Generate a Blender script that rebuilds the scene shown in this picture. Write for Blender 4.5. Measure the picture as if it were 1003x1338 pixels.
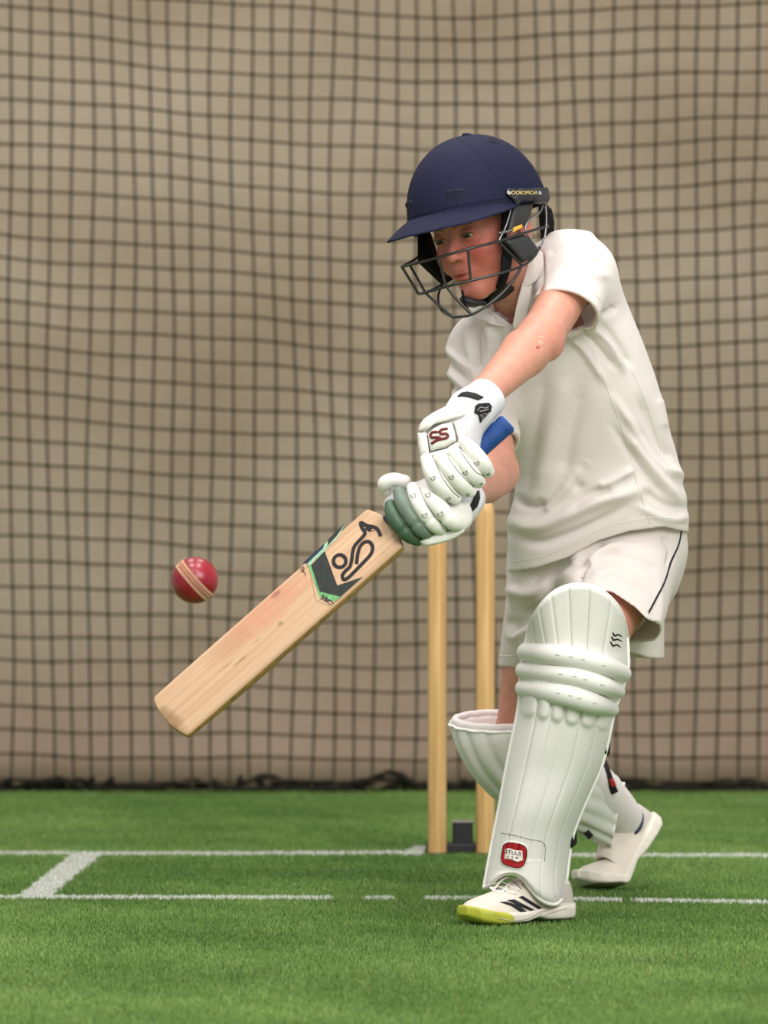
import bpy, bmesh, math, random
import numpy as np
from mathutils import Matrix, Vector

for _o in list(bpy.data.objects):
    bpy.data.objects.remove(_o)
scene = bpy.context.scene
COL = scene.collection

# ------------------------------------------------------------------ camera, world, lamps, exposure
F, CX, CY, HC = 6930.0, 501.5, 669.0, 0.689      # focal length in pixels (1003x1338), centre, camera height

def P(px, py, d):
    """a point at distance d seen at pixel (px, py)"""
    return np.array([(px - CX) * d / F, d, HC - (py - CY) * d / F])

cam = bpy.data.cameras.new('camera'); camo = bpy.data.objects.new('camera', cam); COL.objects.link(camo)
camo.location = (0, 0, HC); camo.rotation_euler = (math.pi / 2, 0, 0)
cam.sensor_width = 36.0; cam.lens = F * 36.0 / 1338.0
cam.clip_start = 0.5; cam.clip_end = 100
cam.dof.use_dof = True; cam.dof.focus_distance = 8.78; cam.dof.aperture_fstop = 6.0
scene.camera = camo
scene.view_settings.view_transform = 'Standard'; scene.view_settings.look = 'None'
scene.view_settings.gamma = 1.0; scene.view_settings.exposure = -0.06
scene.view_settings.use_curve_mapping = False

world = bpy.data.worlds.new('hall_light'); scene.world = world; world.use_nodes = True
wn = world.node_tree.nodes; wl = world.node_tree.links
bg = wn['Background']; bg.inputs['Color'].default_value = (1.0, 0.965, 0.95, 1); bg.inputs['Strength'].default_value = 0.62

def area_lamp(name, loc, sx, sy, power, color=(1, 0.97, 0.93), target=None):
    l = bpy.data.lights.new(name, 'AREA'); l.shape = 'RECTANGLE'; l.size = sx; l.size_y = sy
    l.energy = power; l.color = color
    o = bpy.data.objects.new(name, l); COL.objects.link(o); o.location = loc
    if target is not None:
        o.rotation_euler = (Vector(target) - Vector(loc)).to_track_quat('-Z', 'Y').to_euler()
    return o
# ceiling panels of the training hall, two rows above the lane
for _x, _y, _w in ((-1.15, 7.6, 150), (0.75, 7.6, 150), (-1.15, 10.6, 95), (0.75, 10.6, 95), (-1.15, 4.6, 120), (0.75, 4.6, 120)):
    area_lamp('hall_lamp', (_x, _y, 4.6), 0.7, 1.3, _w * 0.46)
# soft fill added at front right to outweigh the green turf bounce
area_lamp('front_fill', (2.8, 2.2, 4.0), 4.2, 2.6, 400, (1.0, 0.965, 0.95), target=(0.3, 9.0, 0.7))

# ------------------------------------------------------------------ materials
def srgb(*c):
    if len(c) == 1:
        h = c[0].lstrip('#'); c = [int(h[i:i + 2], 16) for i in (0, 2, 4)]
    return tuple(((v / 255) / 12.92 if v / 255 <= 0.04045 else ((v / 255 + 0.055) / 1.055) ** 2.4) for v in c)

def new_mat(name):
    m = bpy.data.materials.new(name); m.use_nodes = True
    nt = m.node_tree
    return m, nt, nt.nodes['Principled BSDF']

def mat(name, color, rough=0.5, spec=0.5, var=0.0, vscale=30.0, bump=0.0, bscale=200.0, metal=0.0, sheen=0.0, sss=0.0,
        attr=None, coat=0.0, trans=0.0):
    """principled material with noise colour variation and bump; attr = colour attribute multiplied in"""
    m, nt, b = new_mat(name)
    N, L = nt.nodes, nt.links
    b.inputs['Roughness'].default_value = rough
    b.inputs['Specular IOR Level'].default_value = spec
    b.inputs['Metallic'].default_value = metal
    b.inputs['Coat Weight'].default_value = coat
    if sheen: b.inputs['Sheen Weight'].default_value = sheen
    if sss:
        b.inputs['Subsurface Weight'].default_value = sss
        b.inputs['Subsurface Radius'].default_value = (0.012, 0.005, 0.003)
        b.inputs['Subsurface Scale'].default_value = 1.0
    tc = N.new('ShaderNodeTexCoord')
    src = None
    if attr:
        a = N.new('ShaderNodeVertexColor'); a.layer_name = attr; src = a.outputs['Color']
    if var > 0:
        n = N.new('ShaderNodeTexNoise'); n.inputs['Scale'].default_value = vscale; n.inputs['Detail'].default_value = 4
        L.new(tc.outputs['Object'], n.inputs['Vector'])
        mx = N.new('ShaderNodeMix'); mx.data_type = 'RGBA'; mx.blend_type = 'MULTIPLY'; mx.inputs['Factor'].default_value = 1
        rp = N.new('ShaderNodeMapRange'); rp.inputs['From Min'].default_value = 0.3; rp.inputs['From Max'].default_value = 0.7
        rp.inputs['To Min'].default_value = 1 - var; rp.inputs['To Max'].default_value = 1 + var * 0.4
        L.new(n.outputs['Fac'], rp.inputs['Value'])
        if src is not None: L.new(src, mx.inputs['A'])
        else: mx.inputs['A'].default_value = (*color, 1)
        L.new(rp.outputs['Result'], mx.inputs['B'])
        src = mx.outputs['Result']
    if src is not None: L.new(src, b.inputs['Base Color'])
    else: b.inputs['Base Color'].default_value = (*color, 1)
    nrm = None
    if bump > 0:
        n2 = N.new('ShaderNodeTexNoise'); n2.inputs['Scale'].default_value = bscale; n2.inputs['Detail'].default_value = 3
        L.new(tc.outputs['Object'], n2.inputs['Vector'])
        bp = N.new('ShaderNodeBump'); bp.inputs['Strength'].default_value = bump; bp.inputs['Distance'].default_value = 0.002
        L.new(n2.outputs['Fac'], bp.inputs['Height']); nrm = bp.outputs['Normal']
    if nrm is not None: L.new(nrm, b.inputs['Normal'])
    if trans:
        t = N.new('ShaderNodeBsdfTranslucent'); t.inputs['Color'].default_value = (*color, 1)
        ms = N.new('ShaderNodeMixShader'); ms.inputs['Fac'].default_value = trans
        L.new(b.outputs['BSDF'], ms.inputs[1]); L.new(t.outputs['BSDF'], ms.inputs[2])
        L.new(ms.outputs['Shader'], nt.nodes['Material Output'].inputs['Surface'])
    return m

# ------------------------------------------------------------------ object helpers
def link_parent(o, parent):
    if parent is not None:
        o.parent = parent
        if not parent.get('_local') and parent.parent is None and parent.type == 'EMPTY':
            o.matrix_parent_inverse = Matrix.Translation(-Vector(parent.location))

def mesh_obj(name, verts, faces, m, parent=None, smooth=True, fmat=None, local=False):
    me = bpy.data.meshes.new(name)
    if isinstance(verts, np.ndarray) and isinstance(faces, np.ndarray):
        nv, nf, k = len(verts), len(faces), faces.shape[1]
        me.vertices.add(nv); me.vertices.foreach_set('co', np.ascontiguousarray(verts, dtype=np.float32).ravel())
        me.loops.add(nf * k); me.loops.foreach_set('vertex_index', np.ascontiguousarray(faces, dtype=np.int32).ravel())
        me.polygons.add(nf); me.polygons.foreach_set('loop_start', np.arange(0, nf * k, k, dtype=np.int32))
        me.polygons.foreach_set('loop_total', np.full(nf, k, dtype=np.int32))
        me.update(calc_edges=True); me.validate()
    else:
        me.from_pydata([tuple(map(float, v)) for v in verts], [], [tuple(map(int, f)) for f in faces]); me.update()
    for mm in (m if isinstance(m, (list, tuple)) else [m]):
        me.materials.append(mm)
    if fmat is not None:
        me.polygons.foreach_set('material_index', np.asarray(fmat, dtype=np.int32))
    me.polygons.foreach_set('use_smooth', np.full(len(me.polygons), bool(smooth)))
    o = bpy.data.objects.new(name, me); COL.objects.link(o)
    if parent is not None:
        if local: o.parent = parent
        else: link_parent(o, parent)
    return o

def bevel(o, w, seg=2, angle=35):
    md = o.modifiers.new('edge', 'BEVEL'); md.width = w; md.segments = seg; md.limit_method = 'ANGLE'; md.angle_limit = math.radians(angle)
    return o

def empty(name, loc):
    o = bpy.data.objects.new(name, None); COL.objects.link(o); o.location = tuple(map(float, loc)); o.empty_display_size = 0.05
    return o

def tag(o, label=None, cat=None, group=None, kind=None):
    if label: o['label'] = label
    if cat: o['category'] = cat
    if group: o['group'] = group
    if kind: o['kind'] = kind
    return o

class MB:
    """collects shapes into one mesh"""
    def __init__(s): s.v = []; s.f = []; s.m = []
    def add(s, v, f, mi=0):
        b = len(s.v); s.v += [tuple(map(float, x)) for x in v]
        s.f += [tuple(int(i) + b for i in q) for q in f]; s.m += [mi] * len(f); return s
    def build(s, name, m, parent=None, smooth=True, local=False):
        return mesh_obj(name, s.v, s.f, m, parent, smooth, s.m, local)

def unit(v):
    v = np.asarray(v, float); return v / (np.linalg.norm(v) + 1e-12)

def spline(pts, n):
    """Catmull-Rom through pts, n samples"""
    p = np.asarray(pts, float); k = len(p)
    if k == 2: return p[0] + (p[1] - p[0]) * np.linspace(0, 1, n)[:, None]
    q = np.vstack([2 * p[0] - p[1], p, 2 * p[-1] - p[-2]])
    t = np.linspace(0, k - 1, n); i = np.minimum(t.astype(int), k - 2); u = (t - i)[:, None]
    a, b, c, d = q[i], q[i + 1], q[i + 2], q[i + 3]
    return 0.5 * (2 * b + (c - a) * u + (2 * a - 5 * b + 4 * c - d) * u ** 2 + (3 * b - a - 3 * c + d) * u ** 3)

def frames(p, up=None):
    T = np.gradient(p, axis=0); T /= np.linalg.norm(T, axis=1)[:, None] + 1e-12
    a = np.array([0, 0, 1.]) if up is None else unit(up)
    if abs(T[0] @ a) > 0.95: a = np.array([0, 1., 0])
    A = np.zeros_like(p)
    x = a
    for i in range(len(p)):
        x = x - T[i] * (x @ T[i]); x = unit(x); A[i] = x
    B = np.cross(T, A)
    return T, A, B

def tube(pts, r, seg=10, closed=False, up=None, ry=None, cap=True, round_ends=0):
    """tube of radius r (number or list) along pts; ry = second radius; round_ends adds dome rings"""
    p = np.asarray(pts, float); n = len(p)
    r = np.full(n, r, float) if np.isscalar(r) else np.asarray(r, float)
    r2 = r if ry is None else (np.full(n, ry, float) if np.isscalar(ry) else np.asarray(ry, float))
    T, A, B = frames(p, up)
    if round_ends and not closed:
        k = round_ends; ang = np.linspace(0, math.pi / 2, k + 1)[:-1]
        def dome(i, sgn):
            rr = max(r[i], r2[i]) * 0.0 + min(r[i], r2[i])
            ps = [p[i] + sgn * T[i] * rr * math.sin(math.pi / 2 - a) for a in ang]
            sc = [max(math.sin(a), 0.02) for a in ang]
            return np.array(ps), np.array(sc)
        p0, s0 = dome(0, -1); p1, s1 = dome(n - 1, 1)
        A = np.vstack([[A[0]] * k, A, [A[-1]] * k]); B = np.vstack([[B[0]] * k, B, [B[-1]] * k])
        r = np.concatenate([r[0] * s0, r, (r[-1] * s1)[::-1]]); r2 = np.concatenate([r2[0] * s0, r2, (r2[-1] * s1)[::-1]])
        p = np.vstack([p0, p, p1[::-1]]); n = len(p)
    th = np.linspace(0, 2 * math.pi, seg, endpoint=False)
    v = (p[:, None, :] + (r[:, None] * np.cos(th))[:, :, None] * A[:, None, :] + (r2[:, None] * np.sin(th))[:, :, None] * B[:, None, :]).reshape(-1, 3)
    f = []
    m = n if closed else n - 1
    for i in range(m):
        a0, a1 = i * seg, ((i + 1) % n) * seg
        for j in range(seg):
            k2 = (j + 1) % seg
            f.append((a0 + j, a0 + k2, a1 + k2, a1 + j))
    if cap and not closed:
        f.append(tuple(range(seg))[::-1]); f.append(tuple((n - 1) * seg + j for j in range(seg)))
    return v, f

def box(c, s, R=None):
    c = np.asarray(c, float); s = np.asarray(s, float) / 2
    v = np.array([[x, y, z] for x in (-1, 1) for y in (-1, 1) for z in (-1, 1)], float) * s
    if R is not None: v = v @ np.asarray(R).T
    return v + c, [(0, 1, 3, 2), (4, 6, 7, 5), (0, 4, 5, 1), (2, 3, 7, 6), (0, 2, 6, 4), (1, 5, 7, 3)]

def lathe(prof, seg=32, c=(0, 0, 0), axis=(0, 0, 1)):
    """profile of (r, h) around axis"""
    ax = unit(axis); t = np.array([1., 0, 0]) if abs(ax[0]) < 0.9 else np.array([0, 1., 0])
    A = unit(np.cross(ax, t)); B = np.cross(ax, A)
    th = np.linspace(0, 2 * math.pi, seg, endpoint=False)
    v = []; f = []
    for r, h in prof:
        for a in th: v.append(np.asarray(c) + ax * h + r * (math.cos(a) * A + math.sin(a) * B))
    n = len(prof)
    for i in range(n - 1):
        for j in range(seg):
            k = (j + 1) % seg
            f.append((i * seg + j, i * seg + k, (i + 1) * seg + k, (i + 1) * seg + j))
    f.append(tuple(range(seg))[::-1]); f.append(tuple((n - 1) * seg + j for j in range(seg)))
    return v, f

def grid_faces(nu, nv, wrap=False):
    f = []
    for i in range(nu - 1):
        for j in range(nv if wrap else nv - 1):
            k = (j + 1) % nv
            f.append((i * nv + j, i * nv + k, (i + 1) * nv + k, (i + 1) * nv + j))
    return f

def ribbon(pts, w, nrm, closed=False):
    """flat strip of width w along pts lying in the plane with normal nrm"""
    p = np.asarray(pts, float)
    if closed: p = np.vstack([p, p[:1]])
    T = np.gradient(p, axis=0)
    if closed:
        T[0] = T[-1] = p[1] - p[-2]
    T /= np.linalg.norm(T, axis=1)[:, None] + 1e-12
    S = np.cross(T, unit(nrm)); w = np.asarray(w, float)
    if w.ndim: w = w[:, None]
    v = np.empty((2 * len(p), 3)); v[0::2] = p - S * w / 2; v[1::2] = p + S * w / 2
    return v, [(2 * i, 2 * i + 1, 2 * i + 3, 2 * i + 2) for i in range(len(p) - 1)]

# ------------------------------------------------------------------ signed-distance modelling
def sd_cone(p, a, b, ra, rb):
    a = np.asarray(a, float); b = np.asarray(b, float); ab = b - a
    h = np.clip(((p - a) @ ab) / (ab @ ab), 0, 1)
    return np.linalg.norm(p - a - h[:, None] * ab, axis=1) - (ra + (rb - ra) * h)

def sd_ell(p, c, r, R=None):
    q = p - np.asarray(c, float)
    if R is not None: q = q @ R
    r = np.asarray(r, float)
    k0 = np.linalg.norm(q / r, axis=1); k1 = np.linalg.norm(q / (r * r), axis=1)
    return k0 * (k0 - 1) / (k1 + 1e-9)

def sd_box(p, c, half, rad, R=None):
    q = p - np.asarray(c, float)
    if R is not None: q = q @ R
    q = np.abs(q) - (np.asarray(half, float) - rad)
    return np.linalg.norm(np.maximum(q, 0), axis=1) + np.minimum(q.max(axis=1), 0) - rad

def smin(a, b, k):
    h = np.clip(0.5 + 0.5 * (b - a) / k, 0, 1)
    return b + (a - b) * h - k * h * (1 - h)

def smax(a, b, k): return -smin(-a, -b, k)

def surface(fn, lo, hi, h, blk=14, slack=1.6, relax=1):
    """surface-net mesh of fn = 0 inside the box lo..hi at voxel size h (sparse blocks)"""
    lo = np.asarray(lo, float); hi = np.asarray(hi, float)
    B = blk * h
    nb = np.maximum(np.ceil((hi - lo) / B).astype(int), 1)
    ii = np.stack(np.meshgrid(*[np.arange(k) for k in nb], indexing='ij'), -1).reshape(-1, 3)
    fc = fn(lo + (ii + 0.5) * B)
    keep = ii[np.abs(fc) < B * 0.87 * slack]
    g = np.stack(np.meshgrid(*[np.arange(blk + 1)] * 3, indexing='ij'), -1).reshape(-1, 3)
    M = int(nb.max() * blk + 4)
    cid = []; cv = []; eds = []
    off = np.array([[x, y, z] for x in (0, 1) for y in (0, 1) for z in (0, 1)])
    E = [(0, 4), (1, 5), (2, 6), (3, 7), (0, 2), (1, 3), (4, 6), (5, 7), (0, 1), (2, 3), (4, 5), (6, 7)]
    step = max(1, 600000 // len(g))
    for s in range(0, len(keep), step):
        kb = keep[s:s + step]
        gi = kb[:, None, :] * blk + g[None]
        val = fn((lo + gi.reshape(-1, 3) * h)).reshape(len(kb), blk + 1, blk + 1, blk + 1)
        ins = val < 0
        c8 = np.stack([val[:, x:x + blk, y:y + blk, z:z + blk] for x, y, z in off], -1)
        act = (c8 < 0); cnt = act.sum(-1); bi, cx, cy, cz = np.nonzero((cnt > 0) & (cnt < 8))
        if len(bi) == 0: continue
        c = c8[bi, cx, cy, cz]
        acc = np.zeros((len(bi), 3)); num = np.zeros(len(bi))
        for a, b in E:
            va, vb = c[:, a], c[:, b]; cr = (va < 0) != (vb < 0)
            t = np.where(cr, va / np.where(np.abs(va - vb) < 1e-12, 1, va - vb), 0)
            acc += np.where(cr[:, None], off[a] + t[:, None] * (off[b] - off[a]), 0); num += cr
        ci = kb[bi] * blk + np.stack([cx, cy, cz], 1)
        cid.append((ci[:, 0] * M + ci[:, 1]) * M + ci[:, 2]); cv.append(lo + (ci + acc / num[:, None]) * h)
        for ax in range(3):
            d = np.zeros(3, int); d[ax] = 1
            a0 = ins[:, :blk, :blk, :blk]
            a1 = ins[:, d[0]:blk + d[0], d[1]:blk + d[1], d[2]:blk + d[2]]
            bi2, x, y, z = np.nonzero(a0 != a1)
            if len(bi2): eds.append(np.column_stack([kb[bi2] * blk + np.stack([x, y, z], 1), np.full(len(bi2), ax), a0[bi2, x, y, z]]))
    cid = np.concatenate(cid); cv = np.concatenate(cv); o = np.argsort(cid); cid = cid[o]; cv = cv[o]
    eds = np.concatenate(eds)
    quads = []
    for ax in range(3):
        e = eds[eds[:, 3] == ax]; b, c = (ax + 1) % 3, (ax + 2) % 3
        ids = []
        for db, dc in ((0, 0), (1, 0), (1, 1), (0, 1)):
            q = e[:, :3].copy(); q[:, b] -= db; q[:, c] -= dc
            ids.append((q[:, 0] * M + q[:, 1]) * M + q[:, 2])
        idx = np.stack([np.searchsorted(cid, i) for i in ids], 1)
        ok = np.ones(len(e), bool)
        for k in range(4):
            idx[:, k] = np.minimum(idx[:, k], len(cid) - 1); ok &= cid[idx[:, k]] == ids[k]
        idx = idx[ok]; fl = e[ok, 4] == 1
        idx[~fl] = idx[~fl][:, ::-1]
        quads.append(idx)
    q = np.concatenate(quads)
    for _ in range(relax):
        s = np.zeros_like(cv); n = np.zeros(len(cv))
        for a in range(4):
            i, j = q[:, a], q[:, (a + 1) % 4]
            for k in range(3):
                s[:, k] += np.bincount(i, cv[j, k], len(cv)) + np.bincount(j, cv[i, k], len(cv))
            n += np.bincount(i, minlength=len(cv)) + np.bincount(j, minlength=len(cv))
        ok = n > 0
        cv[ok] = 0.5 * cv[ok] + 0.5 * s[ok] / n[ok][:, None]
    return cv, q

def paint(o, col, name='col'):
    """per-vertex base colour"""
    a = o.data.color_attributes.new(name, 'FLOAT_COLOR', 'POINT')
    c = np.ones((len(o.data.vertices), 4), np.float32); c[:, :3] = col
    a.data.foreach_set('color', c.ravel())

def pix(p):
    p = np.asarray(p); return CX + p[:, 0] * F / p[:, 1], CY - (p[:, 2] - HC) * F / p[:, 1]

def vnoise(p, scale, seed=0):
    """cheap smooth value noise on points"""
    r = np.random.RandomState(seed); v = np.zeros(len(p))
    for k in range(5):
        w = r.normal(size=3); w = w / np.linalg.norm(w) * scale * (0.6 + 0.8 * r.rand()); v += np.sin(p @ w + r.rand() * 7)
    return v / 5

# ------------------------------------------------------------------ the setting: turf floor, painted lines, curtain, net
D_BOWL, D_POP = 10.66, 9.44          # distances of the two painted creases
def gx(px, py): d = HC * F / (py - CY); return (px - CX) * d / F, d

m, nt, b = new_mat('turf_base')
N, L = nt.nodes, nt.links
tc = N.new('ShaderNodeTexCoord'); n1 = N.new('ShaderNodeTexNoise'); n1.inputs['Scale'].default_value = 3.0; n1.inputs['Detail'].default_value = 6
L.new(tc.outputs['Object'], n1.inputs['Vector'])
cr = N.new('ShaderNodeValToRGB'); L.new(n1.outputs['Fac'], cr.inputs['Fac'])
cr.color_ramp.elements[0].position = 0.35; cr.color_ramp.elements[0].color = (*srgb(66, 100, 42), 1)
cr.color_ramp.elements[1].position = 0.7; cr.color_ramp.elements[1].color = (*srgb(104, 140, 70), 1)
L.new(cr.outputs['Color'], b.inputs['Base Color']); b.inputs['Roughness'].default_value = 0.9
M_TURF = m
floor = mesh_obj('floor', [(-1.85, 4.5, 0), (1.85, 4.5, 0), (1.85, 14, 0), (-1.85, 14, 0)], [(0, 1, 2, 3)], M_TURF, smooth=False)
M_HALL = mat('hall_floor', srgb(186, 180, 172), 0.6, 0.3, var=0.08, vscale=3)
hall = mesh_obj('floor_hall', [(-8, -1, -0.012), (8, -1, -0.012), (8, 16, -0.012), (-8, 16, -0.012)], [(0, 1, 2, 3)], M_HALL, smooth=False)
tag(hall, 'pale hall floor around the turf lane', 'floor', kind='structure')
tag(floor, 'green artificial turf floor of the indoor cricket lane', 'floor', kind='structure')

m, nt, b = new_mat('turf_fibre')
N, L = nt.nodes, nt.links
a = N.new('ShaderNodeVertexColor'); a.layer_name = 'col'; L.new(a.outputs['Color'], b.inputs['Base Color'])
b.inputs['Roughness'].default_value = 0.6; b.inputs['Specular IOR Level'].default_value = 0.25
M_FIB = m

rng = np.random.RandomState(5)
def fibres(x, y, hgt, wid, col, name, label=None, cat=None, kind='stuff', lean=0.55):
    n = len(x)
    ang = rng.rand(n) * 2 * np.pi; la = rng.rand(n) * 2 * np.pi; lean_r = rng.rand(n) * lean
    h = hgt * (0.55 + 0.75 * rng.rand(n))
    bx, by = np.cos(ang) * wid / 2, np.sin(ang) * wid / 2
    tipx, tipy = np.cos(la) * lean_r * h, np.sin(la) * lean_r * h
    v = np.empty((n, 3, 3))
    v[:, 0] = np.stack([x - bx, y - by, np.zeros(n) + 0.0003], 1); v[:, 1] = np.stack([x + bx, y + by, np.zeros(n) + 0.0003], 1)
    v[:, 2] = np.stack([x + tipx, y + tipy, h], 1)
    o = mesh_obj(name, v.reshape(-1, 3), np.arange(3 * n).reshape(-1, 3), M_FIB, smooth=False)
    paint(o, np.repeat(col, 3, axis=0))
    tag(o, label, cat, kind=kind); return o

def patch(x, y, s, seed):
    p = np.stack([x, y * 1.0, 0 * x], 1); return vnoise(p, s, seed) + 0.6 * vnoise(p, s * 2.3, seed + 1) + 0.4 * vnoise(p, s * 5.1, seed + 2)

def worn(x, seed):     # where the paint of a line has gone
    return vnoise(np.stack([x, 0 * x, 0 * x], 1), 23, seed) + 0.7 * vnoise(np.stack([x, 0 * x, 0 * x], 1), 61, seed + 3)

def in_lines(x, y):
    """1 = bowling crease, 2 = return crease, 3 = popping crease, 0 = green"""
    w = np.zeros(len(x), int)
    jit = 0.006 * vnoise(np.stack([x, y, 0 * x], 1), 160, 2)
    bw = np.abs(y - (D_BOWL + 0.012 * np.sin(x * 6 + 1) - 0.06 * (x > 0.3)) + jit * 2) < 0.026
    w[bw & ((x < 0.075) | (x > 0.36))] = 1
    w[(np.abs(x - 0.06 - (y - 10.64) * 0.08) < 0.016) & (y > 10.62) & (y < 10.86)] = 1
    t = (y - D_POP) / (D_BOWL - D_POP)
    xc = -0.6235 + t * 0.0285
    w[(np.abs(x - xc + jit) < 0.0255) & (t > -0.01) & (t < 1.0)] = 2
    yp = D_POP + np.where(x > 0.2, -0.09 * np.clip((x - 0.2) / 0.5, 0, 1), 0) - 0.03 * (x + 0.5)
    pw = np.abs(y - yp + jit) < 0.019
    fade = np.where(x < -0.12, -0.9, np.where(x < 0.2, -0.05, np.where(x < 0.44, 0.05, -1.5)))
    w[pw & (worn(x, 11) > fade)] = 3
    return w

NB = 600000
u = rng.rand(NB)
y = 7.0 * (13.1 / 7.0) ** u                      # denser near the camera
x = (rng.rand(NB) * 2 - 1) * (0.0800 * y + 0.42)
lm = in_lines(x, y)
pv = patch(x, y, 5.0, 3) * 0.5 + 0.5; pv2 = patch(x, y * 0.5, 17.0, 9) * 0.5
ca = np.array(srgb(80, 115, 50)); cb = np.array(srgb(138, 166, 92)); cd = np.array(srgb(56, 86, 38))
k = np.clip(pv * 0.62 + pv2 * 0.5 + rng.normal(size=NB) * 0.14 + 0.12, 0, 1)[:, None]
col = ca * (1 - k) + cb * k
dk = (rng.rand(NB) < 0.05)[:, None]; col = np.where(dk, cd, col)
st = (rng.rand(NB) < 0.012)[:, None]; col = np.where(st, np.array(srgb(170, 165, 110)), col)
g = lm == 0
fibres(x[g], y[g], 0.0068, 0.0021, col[g], 'turf_fibres', 'short green artificial turf pile covering the lane', 'turf')
WHITE = np.array(srgb(226, 228, 220))
for idx, nm, lab in ((1, 'crease_line', 'white painted line across the turf level with the stumps'),
                     (2, 'crease_line', 'short white painted line running towards the camera at far left'),
                     (3, 'crease_line', 'thin worn white line across the turf behind the front foot')):
    q = lm == idx
    xs = np.repeat(x[q], 3) + rng.normal(size=3 * q.sum()) * 0.003; ys = np.repeat(y[q], 3) + rng.normal(size=3 * q.sum()) * 0.003
    cc = WHITE * (1 - 0.25 * rng.rand(len(xs))[:, None] ** 2)
    fibres(xs, ys, 0.0072, 0.003, cc, nm, lab, 'line marking', kind='structure')

# tan canvas curtain
D_NET, D_CUR = 13.05, 13.30
m, nt, b = new_mat('canvas')
N, L = nt.nodes, nt.links
tc = N.new('ShaderNodeTexCoord')
n1 = N.new('ShaderNodeTexNoise'); n1.inputs['Scale'].default_value = 1.6; n1.inputs['Detail'].default_value = 5
mp = N.new('ShaderNodeMapping'); mp.inputs['Scale'].default_value = (1, 1, 1.6); L.new(tc.outputs['Object'], mp.inputs['Vector']); L.new(mp.outputs['Vector'], n1.inputs['Vector'])
cr = N.new('ShaderNodeValToRGB'); L.new(n1.outputs['Fac'], cr.inputs['Fac'])
cr.color_ramp.elements[0].position = 0.3; cr.color_ramp.elements[0].color = (*srgb(164, 147, 124), 1)
cr.color_ramp.elements[1].position = 0.72; cr.color_ramp.elements[1].color = (*srgb(190, 175, 154), 1)
n2 = N.new('ShaderNodeTexNoise'); n2.inputs['Scale'].default_value = 260; L.new(tc.outputs['Object'], n2.inputs['Vector'])
bp = N.new('ShaderNodeBump'); bp.inputs['Strength'].default_value = 0.2; bp.inputs['Distance'].default_value = 0.002
L.new(n2.outputs['Fac'], bp.inputs['Height']); L.new(bp.outputs['Normal'], b.inputs['Normal'])
# pinkish scuffed strip at the foot of the canvas
sx = N.new('ShaderNodeSeparateXYZ'); L.new(tc.outputs['Object'], sx.inputs['Vector'])
mr = N.new('ShaderNodeMapRange'); L.new(sx.outputs['Z'], mr.inputs['Value']); mr.inputs['From Min'].default_value = 0.0; mr.inputs['From Max'].default_value = 0.45
mr.inputs['To Min'].default_value = 0.55; mr.inputs['To Max'].default_value = 0.0
mx = N.new('ShaderNodeMix'); mx.data_type = 'RGBA'; L.new(mr.outputs['Result'], mx.inputs['Factor']); L.new(cr.outputs['Color'], mx.inputs['A'])
mx.inputs['B'].default_value = (*srgb(182, 150, 134), 1)
L.new(mx.outputs['Result'], b.inputs['Base Color']); b.inputs['Roughness'].default_value = 0.85; b.inputs['Specular IOR Level'].default_value = 0.2
M_CANVAS = m
nu, nv = 40, 300
U = np.linspace(-4.5, 4.5, nv); Z = np.linspace(0.0, 3.4, nu)
vv = []
for z in Z:
    t = z / 3.4
    fold = 0.018 * np.sin(U * 5.1 + 0.6 * np.sin(z * 1.3)) + 0.012 * np.sin(U * 9.7 + 1.2 + 0.3 * z) + 0.02 * np.sin(U * 2.3 + z * 0.7)
    vv.append(np.stack([U, D_CUR + fold * (0.6 + 0.5 * t), np.full(nv, z)], 1))
cur = mesh_obj('backdrop_curtain', np.concatenate(vv), np.array(grid_faces(nu, nv)), M_CANVAS)
md = cur.modifiers.new('thickness', 'SOLIDIFY'); md.thickness = 0.004
tag(cur, 'tall tan canvas curtain hanging behind the dark net', 'curtain')

# the dark knotted practice net in front of it
M_NET = mat('net_cord', srgb(66, 60, 44), 0.85, 0.2, var=0.2, vscale=40)
def net_pt(i, j):
    px = -1096 + i * 26.4; py = 1050 - j * 29.4
    t = min(max((1035 - py) / 1035, 0), 1.4)
    dx = (px - 540) / 540
    ad = min(abs(dx), 1.6); sag = -(40 * ad ** 1.12 if dx < 0 else 22 * ad ** 1.5) * min(t * 2.2, 1)
    wx = 3.2 * math.sin(j * 0.23 + i * 0.31) + 2.2 * math.sin(j * 0.11 + i * 0.9) + 0.8 * math.sin(i * 1.3 + j * 0.6)
    wy = 2.0 * math.sin(i * 0.42 + j * 0.35) + 1.6 * math.sin(i * 0.17 - j * 0.8) + 0.8 * math.sin(i * 1.1 + j * 0.7)
    d = D_NET + 0.025 * math.sin(i * 0.21 + j * 0.05) + 0.015 * math.sin(i * 0.47 + j * 0.13)
    q = P(px + wx, py + wy + sag, d)
    q[2] = max(q[2], 0.006)
    return q
NI, NJ = 122, 62
G = np.array([[net_pt(i, j) for i in range(NI)] for j in range(NJ)])
mb = MB()
r0 = random.Random(3)
for j in range(NJ):
    v, f = tube(G[j], 0.0032, 5, cap=False); mb.add(v, f)
for i in range(NI):
    v, f = tube(G[:, i], 0.0034, 5, cap=False); mb.add(v, f)
octf = [(0, 2, 4), (2, 1, 4), (1, 3, 4), (3, 0, 4), (2, 0, 5), (1, 2, 5), (3, 1, 5), (0, 3, 5)]
for j in range(NJ):
    for i in range(NI):
        s = 0.0064 + 0.0016 * r0.random(); c = G[j, i]
        mb.add([c + s * np.array(k) for k in ((1, 0, 0), (-1, 0, 0), (0, 1, 0), (0, -1, 0), (0, 0, 1.1), (0, 0, -1.1))], octf)
net = mb.build('cricket_net', M_NET)
tag(net, 'dark knotted cricket practice net hanging in front of the tan curtain', 'net')
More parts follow.
